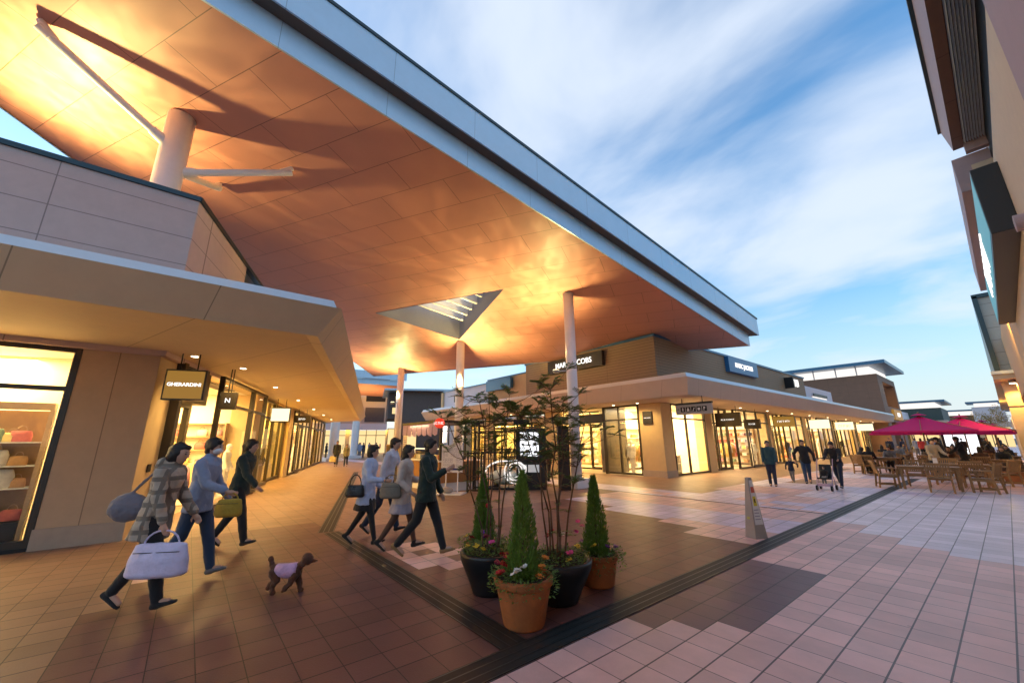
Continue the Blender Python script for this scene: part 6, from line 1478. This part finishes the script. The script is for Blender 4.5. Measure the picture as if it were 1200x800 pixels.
# seated and standing people on the terrace
seat = []
for i, (tc_, lc_, fem) in enumerate((('black', 'black', True), ('grey', 'black', False), ('brown', 'navy', True))):
    j = i; x, y = cafe[j]
    t = person((x - .3, y - .62), 90, 'seated person in %s at the %s table of the first umbrella row' % (tc_, rowl[i]), 1.66, 'sit', 1, 4, ((30, 50), (30, 50)), 'coat', tc_, lc_, 'black', 'long' if fem else 'short', 0, 2, female=fem)[0]; seat.append(t)
k = 0
for j in range(9):
    x, y = cafe[j]
    if j >= 3: dup(seat[j % 3], (x - .3, y - .62, 0), R(90), 'seated person with back to us at a far umbrella table', 'people seated with their backs to us at the far tables')
    dup(seat[(j + 1) % 3], (x + .3, y + .62, 0), R(-90), 'seated person facing us at an umbrella table', 'people seated facing us at the umbrella tables')
t = person((-4.9, 26.4), 60, 'dark haired person in black crouched on a chair left of the nearest umbrella', 1.66, 'sit', 1, 18, ((35, 60), (35, 60)), 'coat', 'black', 'black', 'black', 'long', 0, 2, female=True)[0]
chair(-4.78, 26.15, 60, 'wooden armchair left of the nearest umbrella with a person in black on it')
person((-2.1, 24.2), -60, 'person in a pale top leaning beside the nearest umbrella pole', 1.66, 'stand', 1, 8, ((30, 40), (20, 40)), 'jacket', 'beige', 'black', 'black', 'short', .03, 2)
person((-1.9, 25.0), 200, 'person in black standing by the nearest umbrella pole', 1.68, 'walk', 1, 6, ((20, 30), (-20, 30)), 'coat', 'black', 'navy', 'black', 'short', .08, 2)
person((-1.35, 26.0), 180, 'person in black walking in front of the bright white screen', 1.70, 'walk', -1, 8, ((30, 20), (-20, 30)), 'coat', 'black', 'black', 'black', 'short', .08, 2)
cols = ('black', 'navy', 'brown', 'grey', 'green', 'beige')
st_ = [person((-6.4, 46), -80, 'person in navy walking towards us past the brown tower', 1.66, 'walk', 1, 2, ((10, 10), (-10, 10)), 'coat', 'navy', 'black', 'black', 'short', .08, 2)[0], person((-4.9, 50), 100, 'person in a red jacket farther along the right row', 1.64, 'walk', -1, 2, ((10, 10), (-10, 10)), 'coat', 'red', 'black', 'black', 'long', .08, 2, female=True)[0]]
for i in range(24): dup((protos + st_)[i % 4], (rp.uniform(-6.2, -.6), rp.uniform(44, 82), 0), rp.uniform(0, 6.28), 'person in the crowd beyond the umbrellas', 'crowd beyond the umbrellas')
sc_b = thing('screen_board', (-2.3, 46, 0), 'free standing bright white screen board under the far umbrellas', 'screen')
m_ = MB(); m_.box(-1.0, 1.0, -.1, .1, .2, 2.7); m_.build('casing', 'sign_black', sc_b); m_ = MB(); m_.face([(-.85, -.105, .5), (.85, -.105, .5), (.85, -.105, 2.5), (-.85, -.105, 2.5)]); m_.build('screen', 'screen_white', sc_b); m_ = MB(); m_.box(-.7, .7, -.3, .3, 0, .2); m_.build('base', 'black_metal', sc_b)
# mannequins in the corner boutique
def mannequin(p, rz_, label, a, b_):
    t = person(p, rz_, label, 1.7, 'stand', 1, 0, ((5, 25), (5, 15)), 'shirt', a, b_, 'white', 'none', .04, 2)[0]
    t.name = 'mannequin'; t['category'] = 'mannequin'
    for c in list(KIDS(t)):
        if c.name.startswith('hair'): bpy.data.objects.remove(c)
        elif c.name.startswith('body'): c.data.materials.clear(); c.data.materials.append(MT['shelf_white'])
COLR['whitep'] = (.7, .68, .62)
mannequin((-12.55, 18.2), -90, 'mannequin in white clothes in the side window of the corner boutique', 'whitep', 'whitep')
mannequin((-11.85, 18.3), -100, 'mannequin in a dark jacket and grey jeans in the corner boutique window', 'black', 'grey')
MQ = [bpy.data.objects['mannequin'], [o for o in bpy.data.objects if o.name.startswith('mannequin')][-1]]
for i, (x, y, w_) in enumerate(((-10.75, 29.2, 'second shop past the corner'), (-10.7, 35.6, 'third shop past the corner'), (-10.7, 43.6, 'fourth shop past the corner'), (-10.7, 51.5, 'fifth shop past the corner'))): dup(MQ[i % 2], (x, y, 0), R(-20), 'window mannequin in the ' + w_)
for i, (s, w_) in enumerate(((6.6, 'by the last pane of the first passage shop'), (11.2, 'in the second passage shop window'), (19.2, 'in the third passage shop window'))):
    q_ = FC.p(s, -.45, 0); dup(MQ[i % 2], (q_.x, q_.y, 0), R(70), 'window mannequin ' + w_)
for i, x in enumerate((-19.2, -22.8, -25.4)): dup(MQ[i % 2], (x, 18.1, 0), R(-90), 'window mannequin in the side wing, ' + ('nearest', 'middle', 'farthest')[i] + ' of three behind the planters')
mannequin((-11.0, 24.0), 10, 'mannequin in an orange top behind the second shopfront', 'tan', 'beige')

bpy.data.scenes.remove(SC2)
